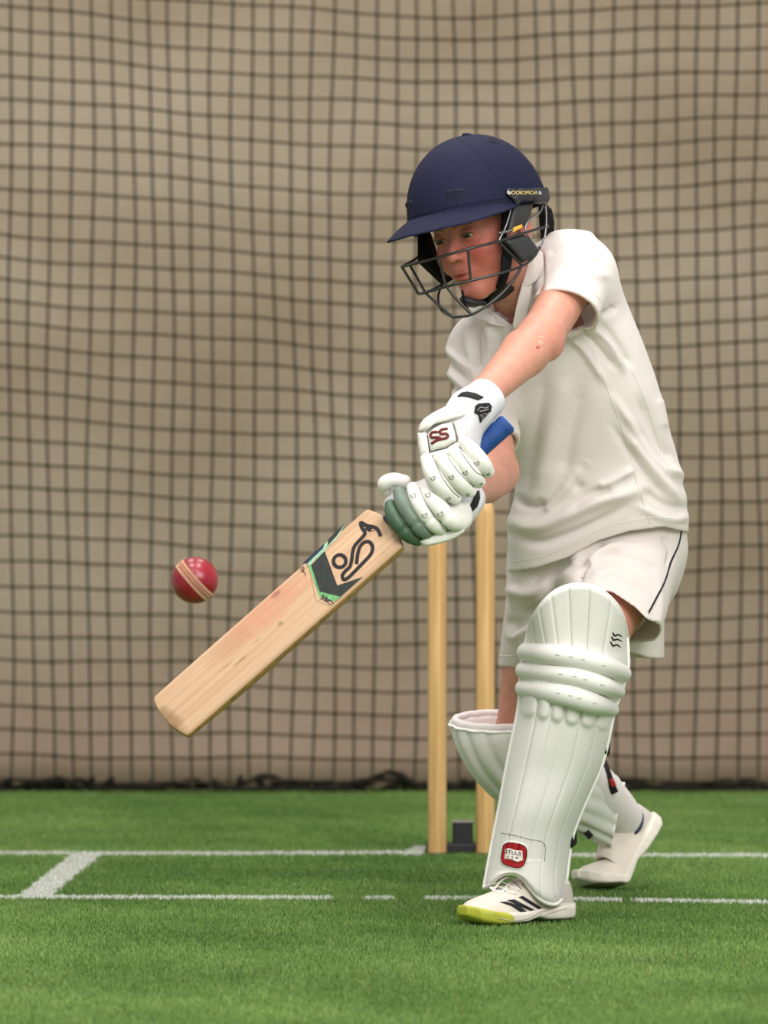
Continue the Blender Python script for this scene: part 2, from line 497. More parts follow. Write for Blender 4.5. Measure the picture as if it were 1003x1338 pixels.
# gathered hem lying on the turf
M_HEM = mat('net_hem', srgb(36, 34, 27), 0.9, 0.15, var=0.3, vscale=60)
mb = MB()
for s in range(3):
    xs = np.linspace(-3.4, 3.4, 260)
    zz = 0.008 + 0.005 * s + 0.007 * np.sin(xs * 9 + s * 1.7) + 0.008 * np.sin(xs * 23 + s) + 0.006 * np.sin(xs * 51 + 2 * s)
    zz += np.where((xs > -0.05) & (xs < 0.09), 0.035 * np.sin((xs + 0.05) / 0.14 * np.pi) ** 2 * (s > 1), 0)
    yy = D_NET - 0.02 + 0.03 * np.sin(xs * 7 + s * 2.1) + 0.012 * s
    rr = 0.0065 + 0.003 * np.sin(xs * 37 + s * 3)
    v, f = tube(np.stack([xs, yy, np.maximum(zz, rr)], 1), rr, 7); mb.add(v, f)
for k in range(130):
    xx = -3.4 + k * 6.8 / 130 + r0.uniform(-0.01, 0.01); hgt = r0.uniform(0.012, 0.040)
    v, f = tube(spline([(xx, D_NET, 0.004), (xx + r0.uniform(-0.02, 0.02), D_NET - 0.03, hgt), (xx + r0.uniform(-0.03, 0.03), D_NET - 0.01, 0.01)], 7), r0.uniform(0.004, 0.009), 6); mb.add(v, f)
mb.build('hem', M_HEM, net)

# ------------------------------------------------------------------ stumps and their spring base
m, nt, b = new_mat('ash_wood')
N, L = nt.nodes, nt.links
tc = N.new('ShaderNodeTexCoord'); mp = N.new('ShaderNodeMapping'); mp.inputs['Scale'].default_value = (60, 60, 2.2)
L.new(tc.outputs['Object'], mp.inputs['Vector']); n1 = N.new('ShaderNodeTexNoise'); n1.inputs['Scale'].default_value = 1.6; n1.inputs['Detail'].default_value = 5; n1.inputs['Distortion'].default_value = 0.6
L.new(mp.outputs['Vector'], n1.inputs['Vector']); cr = N.new('ShaderNodeValToRGB'); L.new(n1.outputs['Fac'], cr.inputs['Fac'])
cr.color_ramp.elements[0].position = 0.3; cr.color_ramp.elements[0].color = (*srgb(196, 152, 94), 1)
cr.color_ramp.elements[1].position = 0.7; cr.color_ramp.elements[1].color = (*srgb(226, 187, 128), 1)
L.new(cr.outputs['Color'], b.inputs['Base Color']); b.inputs['Roughness'].default_value = 0.42
M_ASH = m
M_BLACKPLASTIC = mat('black_plastic', srgb(38, 38, 40), 0.55, 0.4, bump=0.1)
def stump(px, label):
    c = P(px, 1117, D_BOWL); c[2] = 0
    r = 0.0188
    prof = [(r * 0.985, 0.0), (r, 0.006), (r, 0.60), (r * 0.99, 0.665), (r * 0.95, 0.69), (r * 0.86, 0.700), (r * 0.6, 0.709), (r * 0.45, 0.711)]
    v, f = lathe(prof, 28, c=(0, 0, 0))
    o = mesh_obj('cricket_stump', v, f, M_ASH); o.location = (c[0], c[1], 0.0)
    mb = MB(); v, f = lathe([(r * 1.015, 0.0), (r * 1.015, 0.006)], 28); mb.add(v, f)
    mb.build('ferrule', mat('dark_brass', srgb(120, 96, 62), 0.4, 0.5), o, local=True)
    tag(o, label, 'stump', 'stumps of the wicket'); return o
stump(571, 'pale wooden stump standing clear to the left of the batter')
stump(634, 'pale wooden stump partly hidden behind the batter\'s padded legs')
c = P(603, 1114, D_BOWL + 0.015)
base = empty('stump_base', (c[0], c[1], 0))
v, f = box((c[0] + 0.045, c[1] + 0.02, 0.011), (0.235, 0.06, 0.020)); bevel(mesh_obj('base_plate', v, f, M_BLACKPLASTIC, base, False), 0.003)
mb = MB(); v, f = box((c[0] + 0.002, c[1] + 0.02, 0.04), (0.041, 0.045, 0.048)); mb.add(v, f)
bevel(mb.build('spring_housing', M_BLACKPLASTIC, base, False), 0.004)
v, f = box((c[0] + 0.002, c[1] + 0.02, 0.0655), (0.046, 0.05, 0.004)); bevel(mesh_obj('housing_lid', v, f, mat('grey_metal', srgb(150, 146, 138), 0.4, 0.5, metal=0.6), base, False), 0.001)
tag(base, 'black spring base standing on the turf between the two stumps', 'stump base')

# ------------------------------------------------------------------ ball
m, nt, b = new_mat('ball_leather')
N, L = nt.nodes, nt.links
b.inputs['Base Color'].default_value = (*srgb(152, 22, 38), 1); b.inputs['Roughness'].default_value = 0.3; b.inputs['Specular IOR Level'].default_value = 0.5
tc = N.new('ShaderNodeTexCoord'); n1 = N.new('ShaderNodeTexNoise'); n1.inputs['Scale'].default_value = 45; n1.inputs['Detail'].default_value = 5
L.new(tc.outputs['Object'], n1.inputs['Vector']); cr = N.new('ShaderNodeValToRGB'); L.new(n1.outputs['Fac'], cr.inputs['Fac'])
cr.color_ramp.elements[0].position = 0.3; cr.color_ramp.elements[0].color = (*srgb(126, 12, 28), 1)
cr.color_ramp.elements[1].position = 0.75; cr.color_ramp.elements[1].color = (*srgb(152, 26, 42), 1)
L.new(cr.outputs['Color'], b.inputs['Base Color'])
M_BALL = m
M_THREAD = mat('seam_thread', srgb(214, 176, 142), 0.8, 0.2, var=0.2, vscale=400)
D_BALL = 8.05
bc = P(254.5, 758.3, D_BALL); R_BALL = 30.6 * D_BALL / F
prof = [(max(R_BALL * math.sin(t), 1e-4), -R_BALL * math.cos(t)) for t in np.linspace(0, math.pi, 49)]
SEAM_N = unit(np.array([0.75, -0.05, 0.66]))       # axis of the seam plane
v, f = lathe(prof, 64, (0, 0, 0), SEAM_N)
ball = mesh_obj('cricket_ball', v, f, M_BALL); ball.location = tuple(bc)
tag(ball, 'red leather cricket ball with a pale stitched seam flying beside the bat', 'ball')
t1 = unit(np.cross(SEAM_N, (0, 1, 0.2))); t2 = np.cross(SEAM_N, t1)
def ring(off, lift, r, seg=72):
    rr = math.sqrt(R_BALL ** 2 - off ** 2) + lift
    th = np.linspace(0, 2 * math.pi, seg, endpoint=False)
    return np.array([SEAM_N * off + rr * (math.cos(a) * t1 + math.sin(a) * t2) for a in th])
mb = MB()
for off in (-0.0066, -0.0046, -0.0014, 0.0014, 0.0046, 0.0066):
    p = ring(off, 0.0001, 0, 170)
    S = np.tile(SEAM_N, (len(p), 1))
    for i in range(len(p)):               # individual stitches
        a_, b_ = p[i], p[(i + 1) % len(p)]
        dd = (b_ - a_) * 0.46; sl = SEAM_N * 0.0007 * (1 if off > 0 else -1)
        v, f = tube([a_ - sl, a_ + dd * 1.5 + sl], 0.00072 if abs(off) > 0.002 else 0.0006, 5); mb.add(v, f)
mb.build('seam_stitching', M_THREAD, ball, local=True)
mb = MB(); v, f = tube(ring(0, -0.0002, 0), 0.0011, 6, closed=True); mb.add(v, f)
mb.build('seam', M_BALL, ball, local=True)

# ------------------------------------------------------------------ bat
D_HAND, D_TOE = 8.54, 8.50
bt = P(661.5, 548.5, D_HAND); be = P(219, 938.5, D_TOE)
bz = unit(be - bt)                                       # handle top -> toe
cdir = unit(-(bt + be) / 2 + np.array([0, 0, HC]))       # towards the camera
bx0 = unit(np.cross(bz, -cdir));                         # width direction in the picture
if bx0[0] < 0: bx0 = -bx0
tilt = math.radians(26)
BN = unit(cdir - bz * (cdir @ bz)); BN = unit(BN * math.cos(tilt) - bx0 * math.sin(tilt))   # face normal, turned up a little
BX = unit(np.cross(bz, BN));
if BX @ bx0 < 0: BX = -BX
BY = np.cross(bz, BX)                                    # right-handed: X, Y, Z=bz
sgn = 1.0 if BY @ BN > 0 else -1.0                       # face side along local Y
bat = empty('cricket_bat', bt); bat['_local'] = True
bat.matrix_world = Matrix(((BX[0], BY[0], bz[0], bt[0]), (BX[1], BY[1], bz[1], bt[1]), (BX[2], BY[2], bz[2], bt[2]), (0, 0, 0, 1)))
tag(bat, 'pale willow cricket bat with dark green chevron sticker and blue grip, gripped by the batter', 'cricket bat')
SC = 8.52 / F
LB = np.linalg.norm(be - bt)
z_sh = LB - 377 * SC                                     # shoulder
hw = 0.5 * 71 * SC / math.cos(tilt) * 0.965              # half width of the face
m, nt, b = new_mat('willow')
N, L = nt.nodes, nt.links
tc = N.new('ShaderNodeTexCoord')
mp = N.new('ShaderNodeMapping'); mp.inputs['Scale'].default_value = (120, 40, 2.0); L.new(tc.outputs['Object'], mp.inputs['Vector'])
n1 = N.new('ShaderNodeTexNoise'); n1.inputs['Scale'].default_value = 1.0; n1.inputs['Detail'].default_value = 4; L.new(mp.outputs['Vector'], n1.inputs['Vector'])
cr = N.new('ShaderNodeValToRGB'); L.new(n1.outputs['Fac'], cr.inputs['Fac'])
cr.color_ramp.elements[0].position = 0.25; cr.color_ramp.elements[0].color = (*srgb(184, 148, 116), 1)
cr.color_ramp.elements[1].position = 0.7; cr.color_ramp.elements[1].color = (*srgb(208, 175, 142), 1)
sx = N.new('ShaderNodeSeparateXYZ'); L.new(tc.outputs['Object'], sx.inputs['Vector'])
def smudge(z0, x0, rz, rx, col, amt, prev, nscale=30):
    """an old ball mark on the face"""
    a1 = N.new('ShaderNodeMath'); a1.operation = 'SUBTRACT'; L.new(sx.outputs['Z'], a1.inputs[0]); a1.inputs[1].default_value = z0
    a2 = N.new('ShaderNodeMath'); a2.operation = 'DIVIDE'; L.new(a1.outputs[0], a2.inputs[0]); a2.inputs[1].default_value = rz
    c1 = N.new('ShaderNodeMath'); c1.operation = 'SUBTRACT'; L.new(sx.outputs['X'], c1.inputs[0]); c1.inputs[1].default_value = x0
    c2 = N.new('ShaderNodeMath'); c2.operation = 'DIVIDE'; L.new(c1.outputs[0], c2.inputs[0]); c2.inputs[1].default_value = rx
    p1 = N.new('ShaderNodeMath'); p1.operation = 'MULTIPLY'; L.new(a2.outputs[0], p1.inputs[0]); L.new(a2.outputs[0], p1.inputs[1])
    p2 = N.new('ShaderNodeMath'); p2.operation = 'MULTIPLY_ADD'; L.new(c2.outputs[0], p2.inputs[0]); L.new(c2.outputs[0], p2.inputs[1]); L.new(p1.outputs[0], p2.inputs[2])
    nn = N.new('ShaderNodeTexNoise'); nn.inputs['Scale'].default_value = nscale; nn.inputs['Detail'].default_value = 6; L.new(tc.outputs['Object'], nn.inputs['Vector'])
    s_ = N.new('ShaderNodeMath'); s_.operation = 'MULTIPLY_ADD'; L.new(nn.outputs['Fac'], s_.inputs[0]); s_.inputs[1].default_value = 1.6; L.new(p2.outputs[0], s_.inputs[2])
    r_ = N.new('ShaderNodeMapRange'); L.new(s_.outputs[0], r_.inputs['Value']); r_.inputs['From Min'].default_value = 0.55; r_.inputs['From Max'].default_value = 1.9
    r_.inputs['To Min'].default_value = amt; r_.inputs['To Max'].default_value = 0
    x_ = N.new('ShaderNodeMix'); x_.data_type = 'RGBA'; L.new(r_.outputs['Result'], x_.inputs['Factor']); L.new(prev, x_.inputs['A']); x_.inputs['B'].default_value = (*col, 1)
    return x_.outputs['Result']
o_ = cr.outputs['Color']
zl = LB
o_ = smudge(zl - 0.235, -hw * 0.55, 0.10, 0.028, srgb(196, 128, 104), 0.75, o_)
o_ = smudge(zl - 0.262, -hw * 0.82, 0.012, 0.006, srgb(130, 60, 60), 0.8, o_, 60)
o_ = smudge(zl - 0.15, -hw * 0.5, 0.05, 0.02, srgb(178, 130, 100), 0.6, o_)
o_ = smudge(zl - 0.235, hw * 0.15, 0.006, 0.004, srgb(120, 90, 70), 0.7, o_, 90)
o_ = smudge(zl - 0.15, hw * 0.2, 0.018, 0.002, srgb(120, 88, 66), 0.7, o_, 90)
o_ = smudge(zl - 0.125, hw * 0.0, 0.018, 0.0015, srgb(120, 88, 66), 0.6, o_, 90)
o_ = smudge(zl - 0.19, hw * 0.05, 0.012, 0.0015, srgb(130, 96, 76), 0.6, o_, 90)
o_ = smudge(zl + 0.004, hw * 0.3, 0.022, 0.04, srgb(120, 92, 52), 0.9, o_, 45)
L.new(o_, b.inputs['Base Color']); b.inputs['Roughness'].default_value = 0.42; b.inputs['Specular IOR Level'].default_value = 0.35
M_WILLOW = m
M_EDGE = mat('bat_edge', srgb(176, 136, 82), 0.5, 0.3, var=0.35, vscale=60)
# blade: cross-sections along Z. face at local y = sgn*0 (slightly convex), back with a spine
TH_EDGE, TH_SPINE = 0.020, 0.036
zs = [z_sh - 0.010, z_sh - 0.006, z_sh + 0.0, z_sh + 0.006, z_sh + 0.030, z_sh + 0.10, z_sh + 0.25, LB - 0.16, LB - 0.07, LB - 0.03, LB - 0.012, LB - 0.005, LB - 0.001]
wf = [0.50, 0.70, 0.975, 0.995, 1.0, 1.0, 1.0, 1.0, 0.99, 0.985, 0.98, 0.965, 0.93]
tf = [0.9, 0.95, 1.0, 1.0, 1.0, 1.0, 1.0, 1.1, 1.0, 0.85, 0.8, 0.74, 0.66]
NS = 40
bv = []
for z, w, t in zip(zs, wf, tf):
    W = hw * w
    sec = []
    xs = np.linspace(-1, 1, 17)
    for x_ in xs: sec.append((x_ * W, sgn * (0.0018 * (1 - x_ ** 2) - 0.0022 * max(0, abs(x_) - 0.9) / 0.1)))
    sec.append((W * 1.0, -sgn * TH_EDGE * 0.5)); 
    for x_ in xs[::-1]: sec.append((x_ * W * 0.985, -sgn * (TH_EDGE * t + (TH_SPINE - TH_EDGE) * t * (1 - abs(x_)) ** 1.3)))
    sec.append((-W * 1.0, -sgn * TH_EDGE * 0.5))
    for (x_, y_) in sec:
        zz = z + (0.010 * (1 - (x_ / hw) ** 2) - 0.004 if z > LB - 0.02 else 0) * ((z - (LB - 0.02)) / 0.02 if z > LB - 0.02 else 0)
        bv.append((x_, y_, zz))
ns = len(sec)
bf = []
fm = []
for i in range(len(zs) - 1):
    for j in range(ns):
        k = (j + 1) % ns
        q = (i * ns + j, i * ns + k, (i + 1) * ns + k, (i + 1) * ns + j)
        bf.append(q if sgn < 0 else q[::-1]); fm.append(0 if j < 16 else 1)
bf.append(tuple(range(ns)) if sgn > 0 else tuple(range(ns))[::-1]); fm.append(0)
bf.append(tuple((len(zs) - 1) * ns + j for j in range(ns))); fm.append(1)
blade = mesh_obj('blade', bv, bf, [M_WILLOW, M_EDGE], bat, False, fm, local=True)
me = blade.data; bm = bmesh.new(); bm.from_mesh(me); bmesh.ops.recalc_face_normals(bm, faces=bm.faces); bm.to_mesh(me); bm.free()
bevel(blade, 0.0018, 2, 30)
for p_ in me.polygons: p_.use_smooth = True
# handle under the grip, the grip and its rings
M_GRIPBLUE = mat('blue_rubber', srgb(34, 74, 140), 0.6, 0.35, var=0.25, vscale=40, bump=0.4, bscale=500)
M_GRIPNAVY = mat('navy_rubber', srgb(34, 44, 66), 0.65, 0.3, var=0.2, vscale=60, bump=0.4, bscale=500)
RH = 0.0166
yc = -sgn * 0.012
v, f = lathe([(RH * 0.6, 0.004), (RH * 0.62, z_sh + 0.02)], 24, (0, yc, 0)); mesh_obj('handle', v, f, M_ASH, bat, True, local=True)
prof = [(0.004, 0.0), (RH * 0.80, 0.0), (RH * 0.97, 0.002), (RH * 1.04, 0.005), (RH * 1.02, 0.012)]
for k in range(40):
    z = 0.014 + k * (z_sh * 0.55 - 0.014) / 39; prof.append((RH * (0.985 + 0.015 * (k % 2)), z))
v, f = lathe(prof, 32, (0, yc, 0)); g1 = mesh_obj('grip', v, f, M_GRIPBLUE, bat, True, local=True)
v, f = lathe([(RH * 0.99, z_sh * 0.55), (RH, z_sh * 0.6), (RH * 1.0, z_sh * 0.85), (RH * 1.12, z_sh - 0.020), (RH * 1.2, z_sh - 0.010), (RH * 1.14, z_sh - 0.0075)], 32, (0, yc, 0))
mesh_obj('grip', v, f, M_GRIPNAVY, bat, True, local=True)['label'] = 'navy lower grip sleeve'
v, f = lathe([(RH * 0.80, -0.0008), (RH * 0.84, -0.0008), (RH * 0.84, 0.002), (RH * 0.80, 0.002)], 32, (0, yc, 0))
mesh_obj('grip_seam', v, f, mat('pale_blue_rubber', srgb(120, 146, 184), 0.6, 0.3), bat, True, local=True)
# stickers and the bird emblem, given by where they sit on the face
Mw = np.array(bat.matrix_world); Mi = np.linalg.inv(Mw)
def face_pt(px, py, lift):
    o = np.array([0, 0, HC]); dv = P(px, py, 1.0) - o; dv[1] = 1.0
    lo = (Mi @ np.append(o, 1))[:3]; ld = Mi[:3, :3] @ dv
    t = (sgn * 0.0 - lo[1]) / ld[1]; q = lo + ld * t
    w_ = min(abs(q[0]) / hw, 1.0)
    q[1] = sgn * (0.0018 * (1 - w_ ** 2) - 0.0022 * max(0, w_ - 0.9) / 0.1 + lift)
    return q
def zpt(zx, zy, lift): return face_pt(380 + zx / 6.27, 640 + zy / 6.27, lift)
def sticker(name, poly, m, lift, dens=10):
    pts = []
    for i in range(len(poly)):
        a_, b_ = np.array(poly[i], float), np.array(poly[(i + 1) % len(poly)], float)
        for s in range(dens): pts.append(a_ + (b_ - a_) * s / dens)
    bm = bmesh.new()
    vs = [bm.verts.new(zpt(p_[0], p_[1], lift)) for p_ in pts]
    bm.faces.new(vs); bmesh.ops.triangulate(bm, faces=bm.faces)
    for _ in range(2):
        bmesh.ops.subdivide_edges(bm, edges=[e for e in bm.edges if e.calc_length() > 0.008], cuts=1, use_grid_fill=False)
        bmesh.ops.triangulate(bm, faces=bm.faces)
    for v_ in bm.verts:
        w_ = min(abs(v_.co.x) / hw, 1.0); v_.co.y = sgn * (0.0018 * (1 - w_ ** 2) - 0.0022 * max(0, w_ - 0.9) / 0.1 + lift)
    me = bpy.data.meshes.new(name); bm.to_mesh(me); bm.free(); me.materials.append(m)
    o = bpy.data.objects.new(name, me); COL.objects.link(o); o.parent = bat; return o
M_STK = mat('sticker_black', srgb(42, 48, 44), 0.4, 0.4, var=0.35, vscale=90)
M_STG = mat('sticker_green', srgb(112, 176, 112), 0.4, 0.4, var=0.4, vscale=220)
M_STM = mat('sticker_mint', srgb(158, 200, 168), 0.4, 0.4, var=0.4, vscale=160)
M_STB = mat('sticker_blue', srgb(36, 50, 70), 0.4, 0.4, var=0.2, vscale=80)
M_INK = mat('emblem_black', srgb(24, 18, 20), 0.45, 0.4)
sticker('sticker', [(165, 620), (278, 503), (290, 620), (340, 772), (445, 808), (592, 713), (408, 878), (238, 838)], M_STK, 0.0004)['label'] = 'dark chevron sticker'
sticker('sticker', [(135, 605), (166, 612), (240, 832), (415, 872), (365, 915), (238, 885)], M_STG, 0.0003)['label'] = 'bright green chevron edge'
sticker('sticker', [(150, 622), (128, 602), (275, 442), (372, 345), (448, 262), (375, 400), (300, 470), (278, 503)], M_STM, 0.0003)['label'] = 'mint stripe'
sticker('sticker', [(300, 405), (448, 262), (365, 385), (298, 462)], M_STK, 0.0005)['label'] = 'dark upper streak'
sticker('sticker', [(92, 598), (268, 440), (262, 478), (135, 604)], M_STB, 0.0005)['label'] = 'navy upper streak'
def strokes(name, lines, m, lift):
    mb = MB()
    for pts, w, closed, n in lines:
        sp = spline(pts + ([pts[0]] if closed else []), n) if n else np.array(pts, float)
        if closed: sp = sp[:-1]
        q = np.array([zpt(a_, b_, lift) for a_, b_ in sp])
        v, f = ribbon(q, w * SC, (0, sgn, 0), closed); mb.add(v, f)
    return mb
body = [(738, 385), (722, 345), (700, 318), (668, 305), (625, 297), (575, 272), (582, 310), (608, 350), (600, 378), (560, 422), (524, 465), (508, 520), (500, 580), (486, 632), (450, 668), (424, 705), (436, 738), (470, 724), (520, 676), (600, 594), (655, 532), (672, 478), (652, 436), (612, 430), (574, 462), (552, 520), (540, 612)]
circ = [(402 + 51 * math.cos(a), 588 + 51 * math.sin(a)) for a in np.linspace(0, 2 * math.pi, 24, endpoint=False)]
mb = strokes('emblem', [(body, 4.9, False, 200), (circ, 4.9, True, 80), ([(600, 290), (640, 312), (665, 330), (690, 325)], 4.0, False, 20), ([(612, 318), (640, 335), (655, 340)], 3.2, False, 12)], M_INK, 0.0007)
mb.build('bird_emblem', M_INK, bat, False, True)
mb = strokes('eye', [([(664, 334), (686, 330)], 1.6, False, 4)], None, 0.0010); mb.build('emblem_eye', mat('emblem_pale', srgb(222, 186, 146), 0.5, 0.3), bat, False, True)
scr = [([(75, 655), (95, 630), (110, 650), (85, 668), (112, 676), (122, 712)], 0.9, False, 30), ([(90, 640), (104, 662), (98, 680)], 0.8, False, 16),
       ([(248, 870), (275, 868), (262, 890), (300, 885), (285, 910), (330, 912), (350, 935)], 1.3, False, 40), ([(240, 895), (270, 905), (310, 930), (335, 945)], 0.9, False, 20),
       ([(255, 880), (290, 898), (320, 905)], 1.4, False, 16), ([(128, 615), (150, 640), (205, 908), (320, 952), (412, 880)], 0.35, False, 0)]
strokes('scribble', scr, None, 0.0008).build('scribble_print', mat('print_dark', srgb(58, 48, 46), 0.5, 0.3), bat, False, True)

# ------------------------------------------------------------------ the batter
from mathutils.bvhtree import BVHTree
person = empty('person', (0.27, 9.05, 0.0))
tag(person, 'young batter in cricket whites and a navy helmet leaning forward to drive the ball', 'person')

# ---- tools that lay trim on finished surfaces
_bvh = {}
def bvh_of(objs):
    key = tuple(o.name for o in objs)
    if key not in _bvh:
        dg = bpy.context.evaluated_depsgraph_get(); dg.update()
        vs = []; fs = []
        for o in objs:
            e = o.evaluated_get(dg); me = e.to_mesh(); b0 = len(vs); mw = o.matrix_world
            vs += [mw @ v.co for v in me.vertices]; fs += [[i + b0 for i in p.vertices] for p in me.polygons]; e.to_mesh_clear()
        _bvh[key] = BVHTree.FromPolygons(vs, fs)
    return _bvh[key]
def cast(objs, px, py):
    t = bvh_of(objs); o = Vector((0, 0, HC)); d = Vector(P(px, py, 1.0)) - o; d.normalize()
    h, n, i, dist = t.ray_cast(o, d)
    if h is None: return None, None
    n = Vector(n)
    if n.dot(d) > 0: n = -n
    return np.array(h), np.array(n)

def lay(objs, pts, n, lift, default_d=8.8):
    """points of a pixel polyline laid on the surface"""
    sp = spline(pts, n) if n else np.array(pts, float)
    hits = [cast(objs, x, y) for x, y in sp]; ok = [i for i, h in enumerate(hits) if h[0] is not None]
    out = []; nr = []
    for i, (x, y) in enumerate(sp):
        h, nn = hits[i]
        if h is None:
            k = min(ok, key=lambda a: abs(a - i)) if ok else None
            h = P(x, y, hits[k][0][1] if ok else default_d); nn = hits[k][1] if ok else np.array([0, -1., 0])
        out.append(h + nn * lift); nr.append(nn)
    return np.array(out), np.array(nr)

def cord_on(objs, pts, r, n=40, lift=0.0, seg=6, mb=None, closed=False, default_d=8.8):
    q, _ = lay(objs, pts, n, lift, default_d)
    if len(q) > 6:
        for _i in range(2):
            q[1:-1] = (q[:-2] + 2 * q[1:-1] + q[2:]) / 4
    v, f = tube(q, r, seg, closed=closed); mb = mb or MB(); mb.add(v, f); return mb

def patch_on(name, objs, poly, m, parent, lift=0.0006, thick=0.001, edge=2.2, default_d=8.8, n_sm=0, dens=0):
    """a thin piece (badge, strap, panel) that follows the surface under it"""
    poly = [np.array(p, float) for p in (spline(list(poly) + [poly[0]], dens)[:-1] if dens else poly)]
    bm = bmesh.new(); pts = []
    for i in range(len(poly)):
        a_, b_ = poly[i], poly[(i + 1) % len(poly)]; k = max(1, int(np.linalg.norm(b_ - a_) / edge))
        for s in range(k): pts.append(a_ + (b_ - a_) * s / k)
    vs = [bm.verts.new((p[0], p[1], 0)) for p in pts]; bm.faces.new(vs)
    bmesh.ops.triangulate(bm, faces=bm.faces)
    for _i in range(7):
        es = [e for e in bm.edges if e.calc_length() > edge * 1.5]
        if not es: break
        bmesh.ops.subdivide_edges(bm, edges=es, cuts=1); bmesh.ops.triangulate(bm, faces=[f for f in bm.faces if len(f.verts) > 3])
    bmesh.ops.beautify_fill(bm, faces=bm.faces, edges=bm.edges)
    bm.verts.ensure_lookup_table()
    res = [cast(objs, v.co.x, v.co.y) for v in bm.verts]
    ok = [i for i, r_ in enumerate(res) if r_[0] is not None]
    xy = np.array([[v.co.x, v.co.y] for v in bm.verts])
    for i, v in enumerate(bm.verts):
        h, nn = res[i]
        if h is None:
            d = default_d
            if ok:
                j = ok[int(np.argmin(((xy[ok] - xy[i]) ** 2).sum(1)))]; d = res[j][0][1]
            h = P(xy[i, 0], xy[i, 1], d); nn = np.array([0, -1., 0])
        v.co = Vector(h + nn * lift)
    for _i in range(n_sm): bmesh.ops.smooth_vert(bm, verts=bm.verts, factor=0.5, use_axis_x=False, use_axis_y=True, use_axis_z=False)
    cen = sum((f.normal.y * f.calc_area() for f in bm.faces), 0.0)
    bm.normal_update()
    if sum(f.normal.y * f.calc_area() for f in bm.faces) > 0: bmesh.ops.reverse_faces(bm, faces=bm.faces)
    me = bpy.data.meshes.new(name); bm.to_mesh(me); bm.free(); me.materials.append(m)
    me.polygons.foreach_set('use_smooth', np.full(len(me.polygons), True))
    o = bpy.data.objects.new(name, me); COL.objects.link(o); link_parent(o, parent)
    md = o.modifiers.new('thickness', 'SOLIDIFY'); md.thickness = thick; md.offset = 1.0
    return o

def puff(name, poly, dfun, height, back, m, parent, dens=48, mb=None, power=2.4):
    """a stuffed panel: pixel outline at depth dfun(px,py), domed towards the viewer side, with thickness behind"""
    c = np.mean(np.array(poly, float), axis=0)
    sp = spline(list(poly) + [poly[0]], dens + 1)[:-1]
    sc = [0.96, 1.0, 1.0, 0.97, 0.90, 0.78, 0.6, 0.35, 0.02]
    hh = [-back, -back * 0.8, 0.0, 0.35, 0.66, 0.84, 0.94, 0.99, 1.0]
    v = []
    for s, h in zip(sc, hh):
        hz = h * height if h > 0 else h
        for p in sp:
            q = c + (p - c) * s
            v.append(P(q[0], q[1], dfun(q[0], q[1]) - hz))
    f = grid_faces(len(sc), len(sp), True); n = len(sp)
    f.append(tuple(range(n))[::-1]); f.append(tuple((len(sc) - 1) * n + j for j in range(n)))
    if mb is not None: mb.add(v, f); return mb
    o = mesh_obj(name, v, f, m, parent)
    bm = bmesh.new(); bm.from_mesh(o.data); bmesh.ops.recalc_face_normals(bm, faces=bm.faces); bm.to_mesh(o.data); bm.free()
    return o

def poly_d(p, k=5):      # keep the corners of an outline
    p = np.array(p, float); o = []
    for i in range(len(p)):
        a_, b_ = p[i], p[(i + 1) % len(p)]
        for t in (0.06, 0.35, 0.65, 0.94): o.append(tuple(a_ + (b_ - a_) * t))
    return o

def text_on(name, objs, s, c, ux, uy, size, m, parent, lift=0.0012, thick=0.0004, font_sx=1.0):
    """lettering: text body laid on a surface; c = pixel centre, ux / uy = pixel directions of writing and of up, size = letter height in pixels"""
    cu = bpy.data.curves.new(name, 'FONT'); cu.body = s; cu.align_x = 'CENTER'; cu.align_y = 'CENTER'; cu.size = 1.0; cu.resolution_u = 3
    t = bpy.data.objects.new(name, cu); COL.objects.link(t)
    dg = bpy.context.evaluated_depsgraph_get(); dg.update()
    me = bpy.data.meshes.new_from_object(t.evaluated_get(dg)); bpy.data.objects.remove(t)
    ux = unit(ux); uy = unit(uy); k = size / 0.72
    h0, n0 = cast(objs, *c)
    for v in me.vertices:
        q = np.array(c) + ux * v.co.x * k * font_sx + uy * v.co.y * k
        h, nn = cast(objs, q[0], q[1])
        if h is None: h, nn = P(q[0], q[1], h0[1]), n0
        v.co = Vector(h + nn * lift)
    me.materials.clear(); me.materials.append(m)
    o = bpy.data.objects.new(name, me); COL.objects.link(o); link_parent(o, parent); return o

# ---- materials of the figure
M_SKIN = mat('skin', (0, 0, 0), 0.48, 0.4, var=0.10, vscale=60, bump=0.06, bscale=500, sss=0.12, attr='col')
M_CLOTH = mat('shirt_cloth', srgb(243, 237, 232), 0.85, 0.2, var=0.03, vscale=8, bump=0.12, bscale=900, sheen=0.15, trans=0.25)
M_SHORTS = mat('shorts_cloth', srgb(240, 233, 227), 0.8, 0.25, var=0.03, vscale=8, bump=0.10, bscale=900, sheen=0.15, trans=0.25)
M_PAD = mat('pad_leather', srgb(228, 227, 221), 0.6, 0.25, var=0.03, vscale=20, bump=0.10, bscale=320)
M_PADTRIM = mat('pad_trim', srgb(244, 242, 238), 0.5, 0.35)
M_LINING = mat('pad_lining', srgb(228, 220, 218), 0.9, 0.2, var=0.06, vscale=60, bump=0.3, bscale=300)
M_GLOVE = mat('glove_leather', srgb(234, 233, 226), 0.55, 0.28, var=0.03, vscale=30, bump=0.08, bscale=400)
M_GLOVEFAB = mat('glove_mesh_fabric', srgb(230, 228, 232), 0.85, 0.2, var=0.12, vscale=420, bump=0.5, bscale=700)
M_DKGREEN = mat('dark_green_leather', srgb(66, 92, 70), 0.45, 0.4, var=0.06, vscale=30, bump=0.08, bscale=400)
M_GREYGREEN = mat('grey_green_leather', srgb(106, 124, 110), 0.45, 0.4, var=0.06, vscale=30, bump=0.08, bscale=400)
